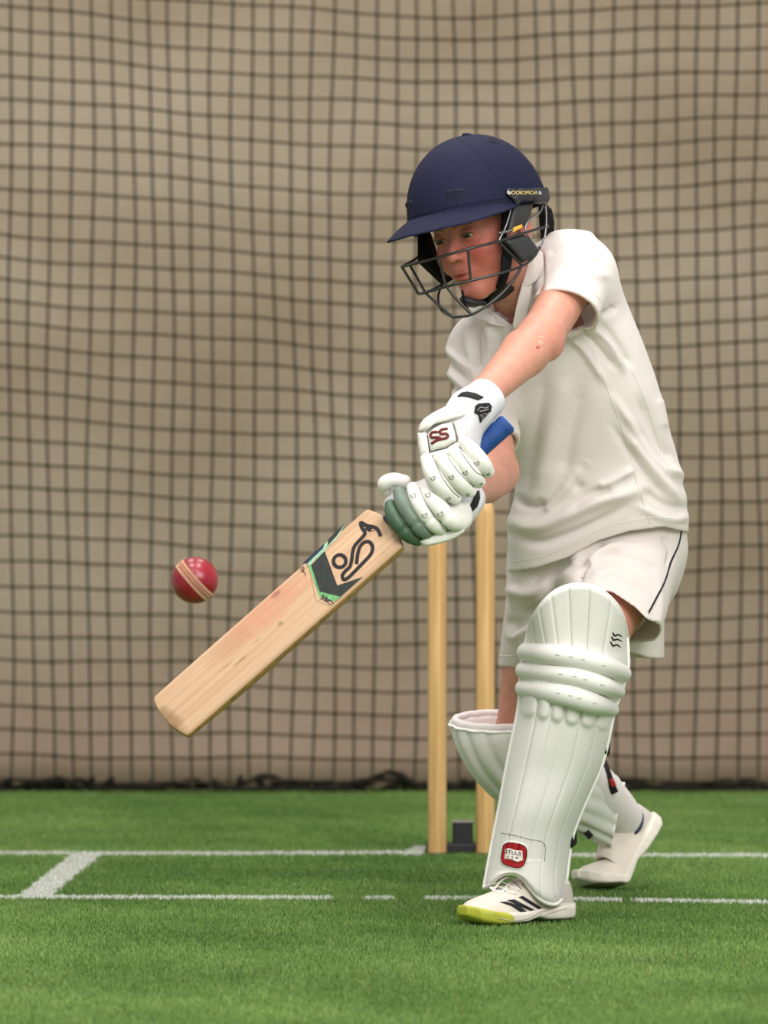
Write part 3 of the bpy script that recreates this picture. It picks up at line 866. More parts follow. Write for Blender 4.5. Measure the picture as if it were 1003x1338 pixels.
M_BLACK = mat('black_webbing', srgb(30, 28, 30), 0.7, 0.3, bump=0.3, bscale=600)
M_MARK = mat('mark_green', srgb(92, 104, 84), 0.6, 0.3)
M_SSRED = mat('emblem_maroon', srgb(108, 38, 36), 0.5, 0.4)
M_NAVY = mat('helmet_cloth', srgb(22, 25, 50), 0.75, 0.2, var=0.08, vscale=60, bump=0.15, bscale=900)
M_STEEL = mat('dark_steel', srgb(66, 67, 66), 0.30, 0.5, metal=0.75)
M_STEELL = mat('wire_steel', srgb(140, 142, 142), 0.3, 0.5, metal=0.85)
M_BLKRUB = mat('black_rubber', srgb(42, 43, 44), 0.5, 0.45, bump=0.08, bscale=500)
M_BLKFOAM = mat('black_foam', srgb(18, 18, 19), 0.85, 0.2)
M_STITCH = mat('stitch_grey', srgb(166, 166, 158), 0.8, 0.2)
M_SEAM = mat('cloth_seam', srgb(224, 220, 212), 0.85, 0.2)

# ---- joints
SL, EL, WL = P(757, 352, 8.92), P(706, 440, 8.715), P(630, 518, 8.575)
SR, ER, WR = P(628, 455, 9.02), P(646, 617, 8.86), P(612, 640, 8.66)
HL, KL, AL = P(818, 735, 9.12), P(760, 850, 8.885), P(702, 1150, 8.945)
HR, KR, AR = P(728, 735, 9.20), P(680, 965, 9.37), P(808, 1052, 9.65)
NB = P(688, 402, 8.985)

# ---- head frame
def rot(yaw, pitch, roll):
    cz, sz, cx, sx_, cy, sy = math.cos(yaw), math.sin(yaw), math.cos(pitch), math.sin(pitch), math.cos(roll), math.sin(roll)
    Rz = np.array([[cz, -sz, 0], [sz, cz, 0], [0, 0, 1]]); Rx = np.array([[1, 0, 0], [0, cx, -sx_], [0, sx_, cx]]); Ry = np.array([[cy, 0, sy], [0, 1, 0], [-sy, 0, cy]])
    return Ry @ Rz @ Rx
RH_ = rot(math.radians(-41), math.radians(9), math.radians(-11.5))
CH = P(631.5, 299.5, 8.85)
def HW(p): return np.asarray(p, float) @ RH_.T + CH
def HL_(p): return (np.asarray(p, float) - CH) @ RH_

# ---- body: one continuous surface
nb_l = HL_(NB)
def head_sdf(q):
    x = np.abs(q[:, 0]); qs = np.column_stack([x, q[:, 1], q[:, 2]])
    f = sd_ell(q, (0, 0.010, 0.034), (0.072, 0.090, 0.076))
    f = smin(f, sd_ell(q, (0, -0.030, -0.028), (0.060, 0.056, 0.070)), 0.025)
    f = smin(f, sd_ell(q, (0, -0.052, 0.030), (0.052, 0.034, 0.040)), 0.02)        # brow
    f = smin(f, sd_cone(qs, (0.046, -0.006, -0.055), (0.012, -0.066, -0.090), 0.016, 0.015), 0.022)   # jaw line
    f = smin(f, sd_ell(q, (0, -0.071, -0.090), (0.017, 0.014, 0.013)), 0.014)       # chin
    f = smin(f, sd_ell(qs, (0.036, -0.056, -0.028), (0.024, 0.026, 0.026)), 0.018)  # cheeks
    f = smin(f, sd_ell(q, (0, -0.076, -0.052), (0.024, 0.018, 0.020)), 0.014)       # muzzle
    f = smax(f, -sd_ell(qs, (0.031, -0.098, 0.006), (0.019, 0.020, 0.012)), 0.014)  # sockets
    nose = smin(sd_cone(q, (0, -0.081, 0.012), (0, -0.1005, -0.024), 0.0062, 0.0088), sd_ell(qs, (0.0098, -0.0905, -0.0275), (0.0068, 0.009, 0.0066)), 0.005)
    f = smin(f, nose, 0.008)
    f = smax(f, -sd_ell(qs, (0.0066, -0.0965, -0.0340), (0.0040, 0.0052, 0.0034)), 0.002)  # nostrils
    # eyelids round the eyeballs, then the opening
    f = smin(f, np.linalg.norm(qs - np.array([0.030, -0.0745, 0.0065]), axis=1) - 0.0140, 0.005)
    op = sd_ell(qs, (0.030, -0.094, 0.0040), (0.0128, 0.020, 0.0033))
    f = smax(f, -op, 0.0012)
    # lips
    f = smin(f, sd_ell(q, (0, -0.0905, -0.0535), (0.0195, 0.0080, 0.0048)), 0.004)
    f = smin(f, sd_ell(q, (0, -0.0895, -0.0620), (0.0165, 0.0082, 0.0052)), 0.004)
    f = smax(f, -sd_ell(q, (0, -0.1015, -0.0574), (0.022, 0.0095, 0.0014)), 0.0012)
    # ears
    e = sd_ell(qs, (0.0745, 0.014, -0.008), (0.0070, 0.0185, 0.030)); e = smax(e, -sd_ell(qs, (0.083, 0.012, -0.006), (0.006, 0.011, 0.019)), 0.004)
    f = smin(f, e, 0.006)
    # neck
    f = smin(f, sd_cone(q, (0, 0.022, -0.045), nb_l, 0.049, 0.050), 0.02)
    return f
hv, hf = surface(head_sdf, (-0.10, -0.125, -0.17), (0.14, 0.115, 0.12), 0.0018, blk=16)
hv_w = HW(hv)
def body_sdf(p):
    f = sd_cone(p, P(700, 440, 9.03), P(760, 600, 9.08), 0.085, 0.080)
    f = smin(f, sd_cone(p, P(760, 600, 9.08), P(772, 720, 9.15), 0.082, 0.095), 0.05)
    f = smin(f, sd_cone(p, SL + [0, 0.01, -0.015], SR, 0.045, 0.042), 0.04)
    f = smin(f, sd_cone(p, NB, NB + [0.0, 0.0, -0.05], 0.050, 0.06), 0.03)
    mL = EL + (WL - EL) * 0.28
    f = smin(f, sd_cone(p, SL, EL, 0.042, 0.036), 0.02)
    arm = smin(sd_cone(p, EL, mL, 0.036, 0.0380), sd_cone(p, mL, WL, 0.0385, 0.0250), 0.01)
    arm = smin(arm, sd_ell(p, EL + [0.018, -0.004, -0.020], (0.012, 0.012, 0.012)), 0.025)     # elbow
    f = smin(f, arm, 0.014)
    f = smin(f, sd_cone(p, WL, P(596, 560, 8.545), 0.026, 0.026), 0.015)
    f = smin(f, sd_cone(p, SR, ER, 0.030, 0.039), 0.02)
    f = smin(f, smin(sd_cone(p, ER, ER + (WR - ER) * 0.4, 0.0390, 0.0385), sd_cone(p, ER + (WR - ER) * 0.4, WR, 0.0385, 0.028), 0.01), 0.012)
    f = smin(f, sd_cone(p, WR, P(580, 664, 8.57), 0.026, 0.024), 0.015)
    f = smin(f, sd_cone(p, HL, KL, 0.076, 0.057), 0.04)
    f = smin(f, smin(sd_cone(p, KL, KL + (AL - KL) * 0.35, 0.052, 0.049), sd_cone(p, KL + (AL - KL) * 0.35, AL, 0.049, 0.034), 0.02), 0.02)
    thR = smin(sd_cone(p, HR, KR, 0.078, 0.045), smin(sd_cone(p, KR, KR + (AR - KR) * 0.35, 0.046, 0.046), sd_cone(p, KR + (AR - KR) * 0.35, AR, 0.046, 0.027), 0.02), 0.018)
    f = smin(f, thR, 0.03)
    return f
bv_, bf_ = surface(body_sdf, (-0.0 + P(560, 0, 8.6)[0], 8.48, 0.02), (P(900, 0, 9.2)[0], 9.75, 1.14), 0.0045)
allv = np.concatenate([hv_w, bv_]); allf = np.concatenate([hf, bf_ + len(hv_w)])
body = mesh_obj('body', allv, allf, M_SKIN, person)
SK = np.array(srgb(208, 149, 128)); col = np.tile(SK, (len(allv), 1))
def blend(mask, c):
    global col
    mask = np.clip(mask, 0, 1)[:, None]; col = col * (1 - mask) + np.array(c) * mask
_fm = np.zeros(len(allv)); _fm[:len(hv)] = np.clip((-hv[:, 1] - 0.0) / 0.04, 0, 1) * np.clip((hv[:, 2] + 0.115) / 0.02, 0, 1)
blend(_fm * 0.9, srgb(190, 116, 98))  # flushed face, darkened further to paint in the shade under the helmet
hx = np.abs(hv[:, 0]); hq = np.column_stack([hx, hv[:, 1], hv[:, 2]]); nh = len(hv)
def hm(c, r, s=1.0):
    m_ = np.zeros(len(allv)); m_[:nh] = np.exp(-(((hq - np.array(c)) / np.array(r)) ** 2).sum(1)) * s; return m_
blend(hm((0.040, -0.065, -0.025), (0.026, 0.05, 0.024), 0.85), srgb(192, 92, 82))
blend(hm((0, -0.10, -0.025), (0.012, 0.02, 0.016), 0.4), srgb(212, 132, 112))
blend(hm((0, -0.093, -0.0575), (0.0185, 0.02, 0.0062), 1.1), srgb(150, 66, 64))
blend(hm((0.030, -0.085, 0.0005), (0.018, 0.02, 0.005), 0.35), srgb(176, 118, 104))
blend(hm((0.076, 0.014, -0.008), (0.012, 0.022, 0.034), 0.9), srgb(204, 110, 96))
lash = np.zeros(len(allv)); lash[:nh] = np.where((np.abs(sd_ell(hq, (0.030, -0.094, 0.0046), (0.0138, 0.020, 0.0037))) < 0.0021) & (hq[:, 2] > 0.0042) & (hq[:, 1] < -0.07), 0.9, 0)
blend(lash, srgb(60, 40, 34))
bp_ = allv
mel = np.zeros(len(allv)); mel[nh:] = 0.42 * np.exp(-((np.linalg.norm(bv_ - (EL + [0.015, -0.02, -0.02]), axis=1)) / 0.035) ** 2); blend(mel, srgb(206, 128, 108))
mel = np.zeros(len(allv)); mel[nh:] = 0.30 * np.exp(-((np.linalg.norm(bv_ - (EL + (WL - EL) * 0.7), axis=1)) / 0.05) ** 2); blend(mel, srgb(226, 160, 138))
mel = np.zeros(len(allv)); mel[nh:] = 0.45 * np.clip((0.80 - bv_[:, 2]) / 0.12, 0, 1); blend(mel, srgb(206, 138, 116))
paint(body, col)
# eyes
ball_at = P(254.5, 758.3, 8.05)
def eye(side):
    c = HW([side * 0.030, -0.0745, 0.0065]); g_ = unit(ball_at - c)
    th = np.linspace(0, math.pi, 40); r = 0.0126
    prof = [(max(r * math.sin(t), 1e-5), -r * math.cos(t)) for t in th]
    v, f = lathe(prof, 32, c, -g_)
    o = mesh_obj('eye', v, f, M_EYE, person)
    a = np.arccos(np.clip((np.array(v) - c) @ g_ / r, -1, 1))
    cc = np.where((a < 0.28)[:, None], srgb(16, 12, 10), np.where((a < 0.64)[:, None], srgb(52, 34, 26), srgb(200, 186, 180)))
    paint(o, cc); return o
M_EYE = mat('eyeball', (0, 0, 0), 0.12, 0.5, attr='col')
eye(1); eye(-1)
# scrape on the forearm
M_SCRAPE = mat('scrape_pale', srgb(238, 206, 192), 0.5, 0.35); M_SCRAPE2 = mat('scrape_red', srgb(186, 92, 82), 0.5, 0.4)
mb = MB()
for s in ([(704, 440), (708, 440), (710, 442)], [(704.5, 446), (703, 448), (706, 449), (707, 445), (704.5, 444)], [(707, 450), (709, 447)]): cord_on([body], s, 0.0006, 8, 0.0, 5, mb)
mb.build('scrape', M_SCRAPE, body)
patch_on('scab', [body], [(699.5, 453), (702, 451.5), (705, 453), (703, 455.2), (700, 455)], M_SCRAPE2, body, 0.0, 0.0006, 1.2)

# hair and eyebrows
M_HAIR = mat('hair_brown', srgb(132, 96, 66), 0.6, 0.4, var=0.35, vscale=160, bump=0.5, bscale=240)
def hair_sdf(q):
    f = sd_ell(q, (0, 0.014, 0.036), (0.0775, 0.0935, 0.081))
    f = smax(f, -sd_ell(q, (0, -0.075, -0.030), (0.066, 0.075, 0.095)), 0.004)
    f = smax(f, -(q[:, 2] + 0.055 - 0.02 * np.clip(-q[:, 1] / 0.05, -1, 1)), 0.004)
    ex = np.column_stack([np.abs(q[:, 0]), q[:, 1], q[:, 2]])
    f = smax(f, -sd_ell(ex, (0.078, 0.010, -0.012), (0.02, 0.024, 0.034)), 0.004)
    return f + 0.0012 * np.sin(q[:, 0] * 300 + q[:, 2] * 260 + 60 * q[:, 1])
v, f = surface(hair_sdf, (-0.09, -0.10, -0.08), (0.09, 0.12, 0.125), 0.003)
mesh_obj('hair', HW(v), f, M_HAIR, person)
M_BROW = mat('brow_hair', srgb(140, 98, 70), 0.7, 0.3, var=0.3, vscale=300)
for sd in (1, -1):
    def brow_sdf(q):
        a = sd_cone(q, (sd * 0.013, -0.0885, 0.0225), (sd * 0.030, -0.0850, 0.0250), 0.0030, 0.0030)
        b2 = sd_cone(q, (sd * 0.030, -0.0850, 0.0250), (sd * 0.045, -0.0700, 0.0205), 0.0030, 0.0016)
        return np.maximum(smin(a, b2, 0.004), head_sdf(q) - 0.0012)
    v, f = surface(brow_sdf, (min(sd * 0.005, sd * 0.055), -0.10, 0.010), (max(sd * 0.005, sd * 0.055), -0.055, 0.035), 0.0012)
    mesh_obj('eyebrow', HW(v), f, M_BROW, person)

# ------------------------------------------------------------------ shirt
DT = 9.05
def tab(rows, d=DT):
    r = np.array(rows, float)[::-1]
    yy = np.linspace(r[0, 0], r[-1, 0], 160); o = [np.interp(-yy, -r[:, 0], r[:, k]) for k in range(1, 5)]
    kk = np.exp(-np.linspace(-2, 2, 19) ** 2); kk /= kk.sum()
    o = [np.convolve(np.pad(a, 9, mode='reflect', reflect_type='odd'), kk, 'valid') for a in o]
    z = HC - (yy - CY) * d / F
    return z, (o[0] - CX) * d / F, (o[1] - CX) * d / F, o[2], o[3]
T_SH = tab([  # py, left, right, centre depth, half depth
    (318, 722, 762, 8.97, .035), (332, 706, 778, 8.97, .055), (348, 684, 790, 8.98, .075), (365, 662, 797, 8.985, .09), (385, 640, 812, 8.99, .10), (405, 622, 820, 8.995, .106), (430, 612, 830, 9.0, .110), (460, 612, 843, 9.01, .112),
    (490, 622, 854, 9.02, .112), (520, 640, 863, 9.03, .112), (560, 658, 874, 9.05, .112), (600, 670, 887, 9.07, .114), (630, 674, 895, 9.08, .118),
    (655, 671, 899, 9.09, .124), (680, 664, 901, 9.10, .130), (705, 664, 901, 9.11, .130), (730, 665, 900, 9.12, .130), (760, 665, 897, 9.13, .130), (790, 666, 893, 9.13, .13)])
def stack(p, T, n=2.4):
    z = p[:, 2]
    xl = np.interp(z, T[0], T[1]); xr = np.interp(z, T[0], T[2]); dc = np.interp(z, T[0], T[3]); b_ = np.interp(z, T[0], T[4])
    xc = (xl + xr) / 2; a_ = (xr - xl) / 2
    q = (np.abs((p[:, 0] - xc) / a_) ** n + np.abs((p[:, 1] - dc) / b_) ** n) ** (1 / n)
    return np.maximum((q - 1) * np.minimum(a_, b_) * 0.95, z - T[0][-1])
OL = P(743, 401, 8.80)            # centre of the left sleeve opening
axL = unit([-0.30, -0.52, -0.80])
OR = P(636, 578, 8.902); axR = unit(OR - SR)
hem_x = np.array([(x - CX) * DT / F for x in (650, 665, 700, 740, 780, 820, 865, 905)])
hem_z = np.array([HC - (y - CY) * DT / F for y in (749, 747.5, 742, 728, 706, 693.5, 688, 697)])
def shirt_outer(p):
    f = stack(p, T_SH)
    s1 = sd_ell(p, P(752, 356, 8.93), (0.062, 0.066, 0.062))
    s1 = smin(s1, sd_cone(p, P(753, 364, 8.91), OL + axL * 0.03, 0.058, 0.056), 0.02)
    f = smin(f, s1, 0.050)
    s2 = smin(sd_cone(p, P(626, 461, 9.015), OR + axR * 0.04, 0.054, 0.0515), sd_ell(p, P(632, 455, 9.02), (0.056, 0.06, 0.058)), 0.02)
    f = smin(f, s2, 0.030)
    f = smin(f, sd_cone(p, P(690, 352, 8.985), P(738, 338, 8.95), 0.034, 0.040), 0.03)
    return f
nk_dir = unit(HW((0, 0.02, -0.05)) - NB)
VA, VB, VC = P(681, 374, 8.90), P(670, 423, 8.87), P(614, 396, 8.93)
def shirt_sdf(p):
    o = shirt_outer(p)
    f = np.maximum(o, -(o + 0.0068))
    z = np.interp(p[:, 0], hem_x, hem_z)
    f = np.maximum(f, z - p[:, 2])
    # sleeve openings
    nearL = np.linalg.norm(p - OL, axis=1) < 0.105
    cutL = (p - OL) @ axL
    f = np.where(nearL & (cutL > -0.03), np.maximum(f, np.where((np.linalg.norm(p - OL - axL * cutL[:, None], axis=1) < 0.075), cutL, -1)), f)
    cutR = (p - OR) @ axR
    rr = np.linalg.norm(p - OR - axR * cutR[:, None], axis=1)
    f = np.where((cutR > -0.02) & (cutR < 0.15) & (rr < 0.066), np.maximum(f, cutR), f)
    # neck opening and open placket
    f = np.maximum(f, -(sd_cone(p, NB - nk_dir * 0.055, NB + nk_dir * 0.2, 0.044, 0.054)))
    v = P(669.5, 424, 8.88); up1 = P(683, 366, 8.93); up2 = P(612, 384, 8.93)
    px, py = pix(p)
    tri = np.maximum.reduce([-( (up1[0] - v[0]) * (p[:, 2] - v[2]) - (up1[2] - v[2]) * (p[:, 0] - v[0]) ) / np.linalg.norm((up1 - v)[[0, 2]]),
                              ((up2[0] - v[0]) * (p[:, 2] - v[2]) - (up2[2] - v[2]) * (p[:, 0] - v[0])) / np.linalg.norm((up2 - v)[[0, 2]]),
                              p[:, 1] - 8.99])
    f = np.maximum(f, -tri)
    return f
sv, sf = surface(shirt_sdf, (P(560, 0, 9)[0], 8.68, HC - 95 * 9.05 / F), (P(915, 0, 9.1)[0], 9.28, 1.18), 0.0027, blk=14, slack=2.0)

FS = 1.5
def fold_disp(v, folds):
    px, py = pix(v); q = np.column_stack([px, py]); out = np.zeros(len(v))
    for pts, w, a in folds:
        sp = spline(pts, max(12, 5 * len(pts))); best = np.full(len(v), 1e9); tt = np.zeros(len(v))
        for i in range(len(sp) - 1):
            ab = sp[i + 1] - sp[i]; h = np.clip(((q - sp[i]) @ ab) / (ab @ ab + 1e-9), 0, 1)
            d = np.linalg.norm(q - sp[i] - h[:, None] * ab, axis=1); m_ = d < best
            best = np.where(m_, d, best); tt = np.where(m_, (i + h) / (len(sp) - 1), tt)
        out += FS * a * np.exp(-(best / (0.85 * w)) ** 2) * np.clip(np.minimum(tt, 1 - tt) * 5 + 0.25, 0, 1)
    return out
def grad(fn, v, e=0.003):
    g_ = np.stack([fn(v + np.eye(3)[k] * e) - fn(v - np.eye(3)[k] * e) for k in range(3)], 1)
    return g_ / (np.linalg.norm(g_, axis=1)[:, None] + 1e-9)
FOLDS = [
    ([(672, 650), (690, 660), (712, 658)], 6, -0.012), ([(664, 682), (704, 686), (744, 670), (785, 653), (838, 639)], 11, 0.011),
    ([(667, 697), (701, 709), (731, 703), (771, 687), (815, 663)], 7, -0.007), ([(766, 604), (752, 628), (760, 640)], 9, -0.005),
    ([(712, 670), (731, 647), (765, 606)], 7, 0.007), ([(745, 668), (775, 645), (800, 640)], 6, -0.006), ([(780, 636), (800, 628), (828, 612)], 6, 0.006),
    ([(712, 480), (696, 574), (682, 645)], 13, -0.007), ([(738, 490), (722, 560), (705, 640)], 14, 0.005), ([(760, 500), (745, 570), (735, 620)], 12, -0.005),
    ([(801, 520), (838, 574), (865, 609), (893, 622)], 7, 0.006), ([(835, 520), (858, 572), (880, 603)], 7, -0.006), ([(817, 566), (850, 610), (887, 655)], 7, 0.006),
    ([(828, 555), (860, 600), (895, 638)], 6, -0.005), ([(800, 556), (835, 610), (870, 650)], 6, -0.004),
    ([(758, 428), (785, 458), (803, 480)], 5, -0.006), ([(745, 438), (764, 460), (790, 500)], 6, 0.006), ([(787, 424), (807, 450), (824, 478)], 5, -0.005), ([(775, 428), (797, 452), (815, 484)], 5, 0.005),
    ([(786, 412), (796, 408), (804, 400)], 5, -0.005), 
    ([(735, 356), (765, 345), (790, 340)], 6, -0.004), ([(728, 366), (760, 358), (795, 362)], 7, 0.004), ([(715, 330), (735, 322), (760, 318)], 6, -0.003),
    ([(706, 330), (707, 352), (706, 380)], 4, -0.006), ([(695, 380), (692, 410), (690, 430)], 5, -0.005), ([(684, 385), (680, 410), (678, 430)], 4, 0.004), ([(702, 385), (701, 405), (700, 425)], 4, 0.004),
    ([(583, 455), (606, 478), (622, 488)], 5, 0.005), ([(582, 468), (606, 492), (618, 500)], 5, -0.006), ([(584, 484), (606, 506), (616, 514)], 5, 0.005), ([(585, 500), (600, 516)], 5, -0.005),
    ([(626, 420), (622, 445), (624, 478)], 6, -0.008), ([(612, 418), (610, 445), (616, 470)], 6, 0.004), ([(636, 425), (640, 450), (634, 485)], 6, 0.004), ([(650, 430), (652, 455)], 8, -0.004),
    ([(680, 540), (668, 600)], 6, 0.004), ([(840, 640), (870, 660), (899, 664)], 7, -0.004), ([(830, 660), (870, 678), (900, 676)], 6, 0.003), ([(860, 520), (868, 560)], 6, 0.003),
]
front = np.clip((9.12 - sv[:, 1]) / 0.05, 0, 1)
nd = fold_disp(sv, FOLDS) * front + 0.0012 * vnoise(sv, 38, 4) + 0.0006 * vnoise(sv, 90, 8)
sv2 = sv + grad(shirt_outer, sv) * nd[:, None]
shirt = mesh_obj('shirt', sv2, sf, M_CLOTH, person)
mb = MB()
cord_on([shirt], [(765, 428), (782, 480), (801, 528), (822, 588), (829, 622), (849, 684)], 0.0008, 90, 0.0001, 5, mb)
cord_on([shirt], [(822, 478), (844, 528), (862, 585), (870, 620)], 0.0008, 60, 0.0001, 5, mb)
mb.build('seam', M_SEAM, shirt)
mb = MB()
cord_on([shirt], [(667, 734), (700, 729), (740, 715), (780, 693), (820, 681), (865, 676), (899, 684)], 0.0007, 90, 0.0001, 5, mb)
mb.build('hem_stitching', M_SEAM, shirt)
mb = MB()
cord_on([shirt], [(703, 386), (716, 377), (736, 371), (757, 374), (776, 385), (789, 398)], 0.0006, 60, 0.0001, 5, mb)
mb.build('sleeve_stitching', M_SEAM, shirt)
# collar flaps: folded cloth with its own thickness
def flap(poly, base, lift, label=None):
    o = patch_on('collar', [shirt], poly, M_CLOTH, shirt, lift, 0.0030, 2.5, base, n_sm=8); return o
COLLAR_NEAR = [(690, 343), (696, 333), (703, 326), (709, 330), (710, 345), (707, 358), (700, 367), (691, 374), (682, 378), (683, 366)]
puff('collar', poly_d(COLLAR_NEAR), lambda x, y: 8.853 + (y - 330) * 0.0003 + max(0, x - 697) * 0.0010, 0.003, 0.006, M_CLOTH, shirt, dens=60)
puff('placket', poly_d([(683, 366), (697, 362), (692, 396), (684, 428), (671, 430), (670, 422), (673, 406), (676, 392)]), lambda x, y: 8.862 + (y - 376) * 0.0002 + (x - 672) * 0.0004, 0.003, 0.012, M_CLOTH, shirt, dens=60)
flap([(611, 398), (618, 398), (632, 401), (646, 408), (658, 416), (669.5, 422), (669, 429), (656, 426), (640, 423), (626, 416), (616, 407)], 8.90, 0.006)

# ------------------------------------------------------------------ shorts
DS = 9.1
def PX(x, d=DS): return (x - CX) * d / F
T_PV = tab([(640, 690, 890, 9.13, .10), (690, 672, 897, 9.14, .125), (720, 664, 897, 9.14, .128), (750, 664, 892, 9.15, .125), (775, 664, 885, 9.15, .12), (800, 680, 870, 9.16, .10)], DS)
KHL = P(803, 812, 8.985)           # end of the left leg of the shorts
axS = unit(P(770, 850, 8.90) - P(826, 725, 9.10))
KHR = P(688, 868, 9.32)
def shorts_outer(p):
    f = stack(p, T_PV)
    f = smin(f, sd_cone(p, P(820, 722, 9.095), P(800, 828, 8.955), 0.092, 0.078), 0.03)
    f = smin(f, sd_cone(p, P(778, 725, 9.06), P(778, 800, 8.94), 0.055, 0.052), 0.03)
    f = smin(f, sd_cone(p, P(733, 735, 9.19), P(690, 895, 9.33), 0.088, 0.057), 0.02)
    return f
def shorts_sdf(p):
    o = shorts_outer(p); f = np.maximum(o, -(o + 0.0068))
    # right leg hem, nearly level
    zr = HC - (871 - CY) * 9.28 / F
    f = np.where(p[:, 0] < PX(742), np.maximum(f, zr - p[:, 2]), f)
    # left leg hem: rises at the front, hangs at the back
    px, py = pix(p)
    t = np.clip((p[:, 1] - 8.93) / 0.16, 0, 1)
    fx = np.interp(px, [735, 765, 800, 830, 845, 852], [776, 770, 774, 794, 809, 812])
    hy = fx * (1 - t) + t * 860
    f = np.where(px > 742, np.maximum(f, (py - hy) * 9.0 / F * 0.8), f)
    f = np.maximum(f, p[:, 2] - (HC - (668 - CY) * DS / F))
    return f
pv_, pf_ = surface(shorts_sdf, (PX(635), 8.85, HC - 215 * 9.3 / F), (PX(915), 9.45, 0.70), 0.0027, blk=14, slack=2.0)
FOLDS2 = [([(755, 738), (765, 722), (790, 707)], 6, -0.009), ([(765, 740), (785, 722), (815, 712)], 7, 0.006), ([(756, 760), (760, 745), (772, 733)], 5, -0.006),
          ([(770, 735), (800, 725), (840, 735), (862, 748)], 7, -0.004), ([(770, 755), (800, 748), (835, 765)], 8, 0.004),
          ([(660, 770), (690, 775), (720, 760)], 8, 0.005), ([(655, 815), (680, 812), (705, 790)], 8, -0.006), ([(652, 830), (675, 832), (700, 815)], 7, 0.006),
          ([(690, 760), (720, 745), (745, 730)], 7, -0.006), ([(700, 790), (725, 765), (750, 745)], 7, 0.005), ([(865, 700), (876, 720), (872, 740)], 5, -0.004), ([(860, 760), (862, 800), (850, 840)], 6, 0.003)]
nd = fold_disp(pv_, FOLDS2) * np.clip((9.25 - pv_[:, 1]) / 0.06, 0, 1) + 0.001 * vnoise(pv_, 40, 14)
shorts = mesh_obj('shorts', pv_ + grad(shorts_outer, pv_) * nd[:, None], pf_, M_SHORTS, person)
mb = MB(); cord_on([shorts], [(890, 692), (886, 712), (876, 735), (868, 760), (857, 782), (843, 808)], 0.0019, 60, 0.0, 8, mb)
mb.build('piping', mat('black_piping', srgb(24, 24, 30), 0.6, 0.3), shorts)
cord_on([shorts], [(652, 857), (665, 857), (684, 855)], 0.0007, 24, 0.0, 5).build('hem_stitching', M_SEAM, shorts)
mb = MB(); cord_on([shorts], [(757, 754), (780, 757), (806, 766), (832, 786), (846, 800)], 0.0007, 50, 0.0, 5, mb)
mb.build('hem_stitching', M_SEAM, shorts)

# ------------------------------------------------------------------ helmet
helmet = empty('helmet', CH); helmet.parent = person; helmet.matrix_parent_inverse = Matrix.Translation(-Vector(person.location))
def hpart(name, v, f, m, smooth=True, fmat=None):
    o = mesh_obj(name, np.asarray(v, float), f if isinstance(f, np.ndarray) else [tuple(q) for q in f], m, None, smooth, fmat)
    o.parent = helmet; o.matrix_parent_inverse = Matrix.Translation(-Vector(CH)); return o
def to_helmet(o): o.parent = helmet; o.matrix_parent_inverse = Matrix.Translation(-Vector(CH)); return o
AX, AFB, ABB, AZ, Z0, Y0 = 0.1065, 0.131, 0.134, 0.130, 0.030, -0.002
def rim_z(az):      # az = 0 at the front, pi at the back
    a = abs(az); return np.interp(a, [0, 0.5, 1.0, 1.35, 1.6, 2.2, 3.15], [0.052, 0.050, 0.041, 0.030, 0.026, 0.012, 0.000])
def shell_pt(az, t, off=0.0):
    """t = 0 at the rim, 1 at the crown"""
    zr = rim_z(az) - Z0
    z = zr + (AZ - zr) * math.sin(t * math.pi / 2)
    k = max(1 - (z / AZ) ** 2, 0) ** 0.47 if z > 0 else 1.0 - 0.10 * (abs(z) / 0.05) ** 2
    b_ = AFB if abs(az) < math.pi / 2 else ABB
    x = math.sin(az) * AX * k; y = -math.cos(az) * b_ * k
    n = unit([x / AX ** 2, y / b_ ** 2, max(z, 0) / AZ ** 2])
    # crown seam ridge
    return np.array([x, y + Y0, z + Z0]) + n * off
NA, NT = 96, 26
def shell_layer(off):
    return np.array([[shell_pt(az, t, off) for az in np.linspace(-math.pi, math.pi, NA, endpoint=False)] for t in np.linspace(0, 0.995, NT)]).reshape(-1, 3)
vo, vi = shell_layer(0.0), shell_layer(-0.012)
fo = grid_faces(NT, NA, True); n_ = NA * NT
f = [q[::-1] for q in fo] + [tuple(i + n_ for i in q) for q in fo]
for j in range(NA): f.append((j, (j + 1) % NA, n_ + (j + 1) % NA, n_ + j))
f.append(tuple((NT - 1) * NA + j for j in range(NA))); f.append(tuple(n_ + (NT - 1) * NA + j for j in range(NA))[::-1])
shell = hpart('shell', HW(np.vstack([vo, vi])), f, [M_NAVY, M_BLKFOAM], True, [0] * len(fo) + [1] * len(fo) + [0] * NA + [0, 1])
# stitched panels: fine raised seams from crown to rim, and a rim seam
mb = MB()
for az in (-0.55, 0.55, -2.2, 2.2, 1.35, -1.35):
    v, f = tube(HW([shell_pt(az * (1 - 0.25 * t), t, -0.0006) for t in np.linspace(0.06, 0.99, 30)]), 0.0011, 6); mb.add(v, f)
v, f = tube(HW([shell_pt(az, 0.06, -0.0004) for az in np.linspace(-1.3, 1.3, 50)]), 0.0012, 6); mb.add(v, f)
to_helmet(mb.build('panel_seam', M_NAVY))
v, f = lathe([(0.009, -0.003), (0.009, 0.0008), (0.007, 0.002), (0.003, 0.0028)], 24, HW(shell_pt(2.4, 0.90, 0)), RH_ @ unit([0.25, 0.3, 1.])); hpart('crown_button', v, f, M_NAVY)
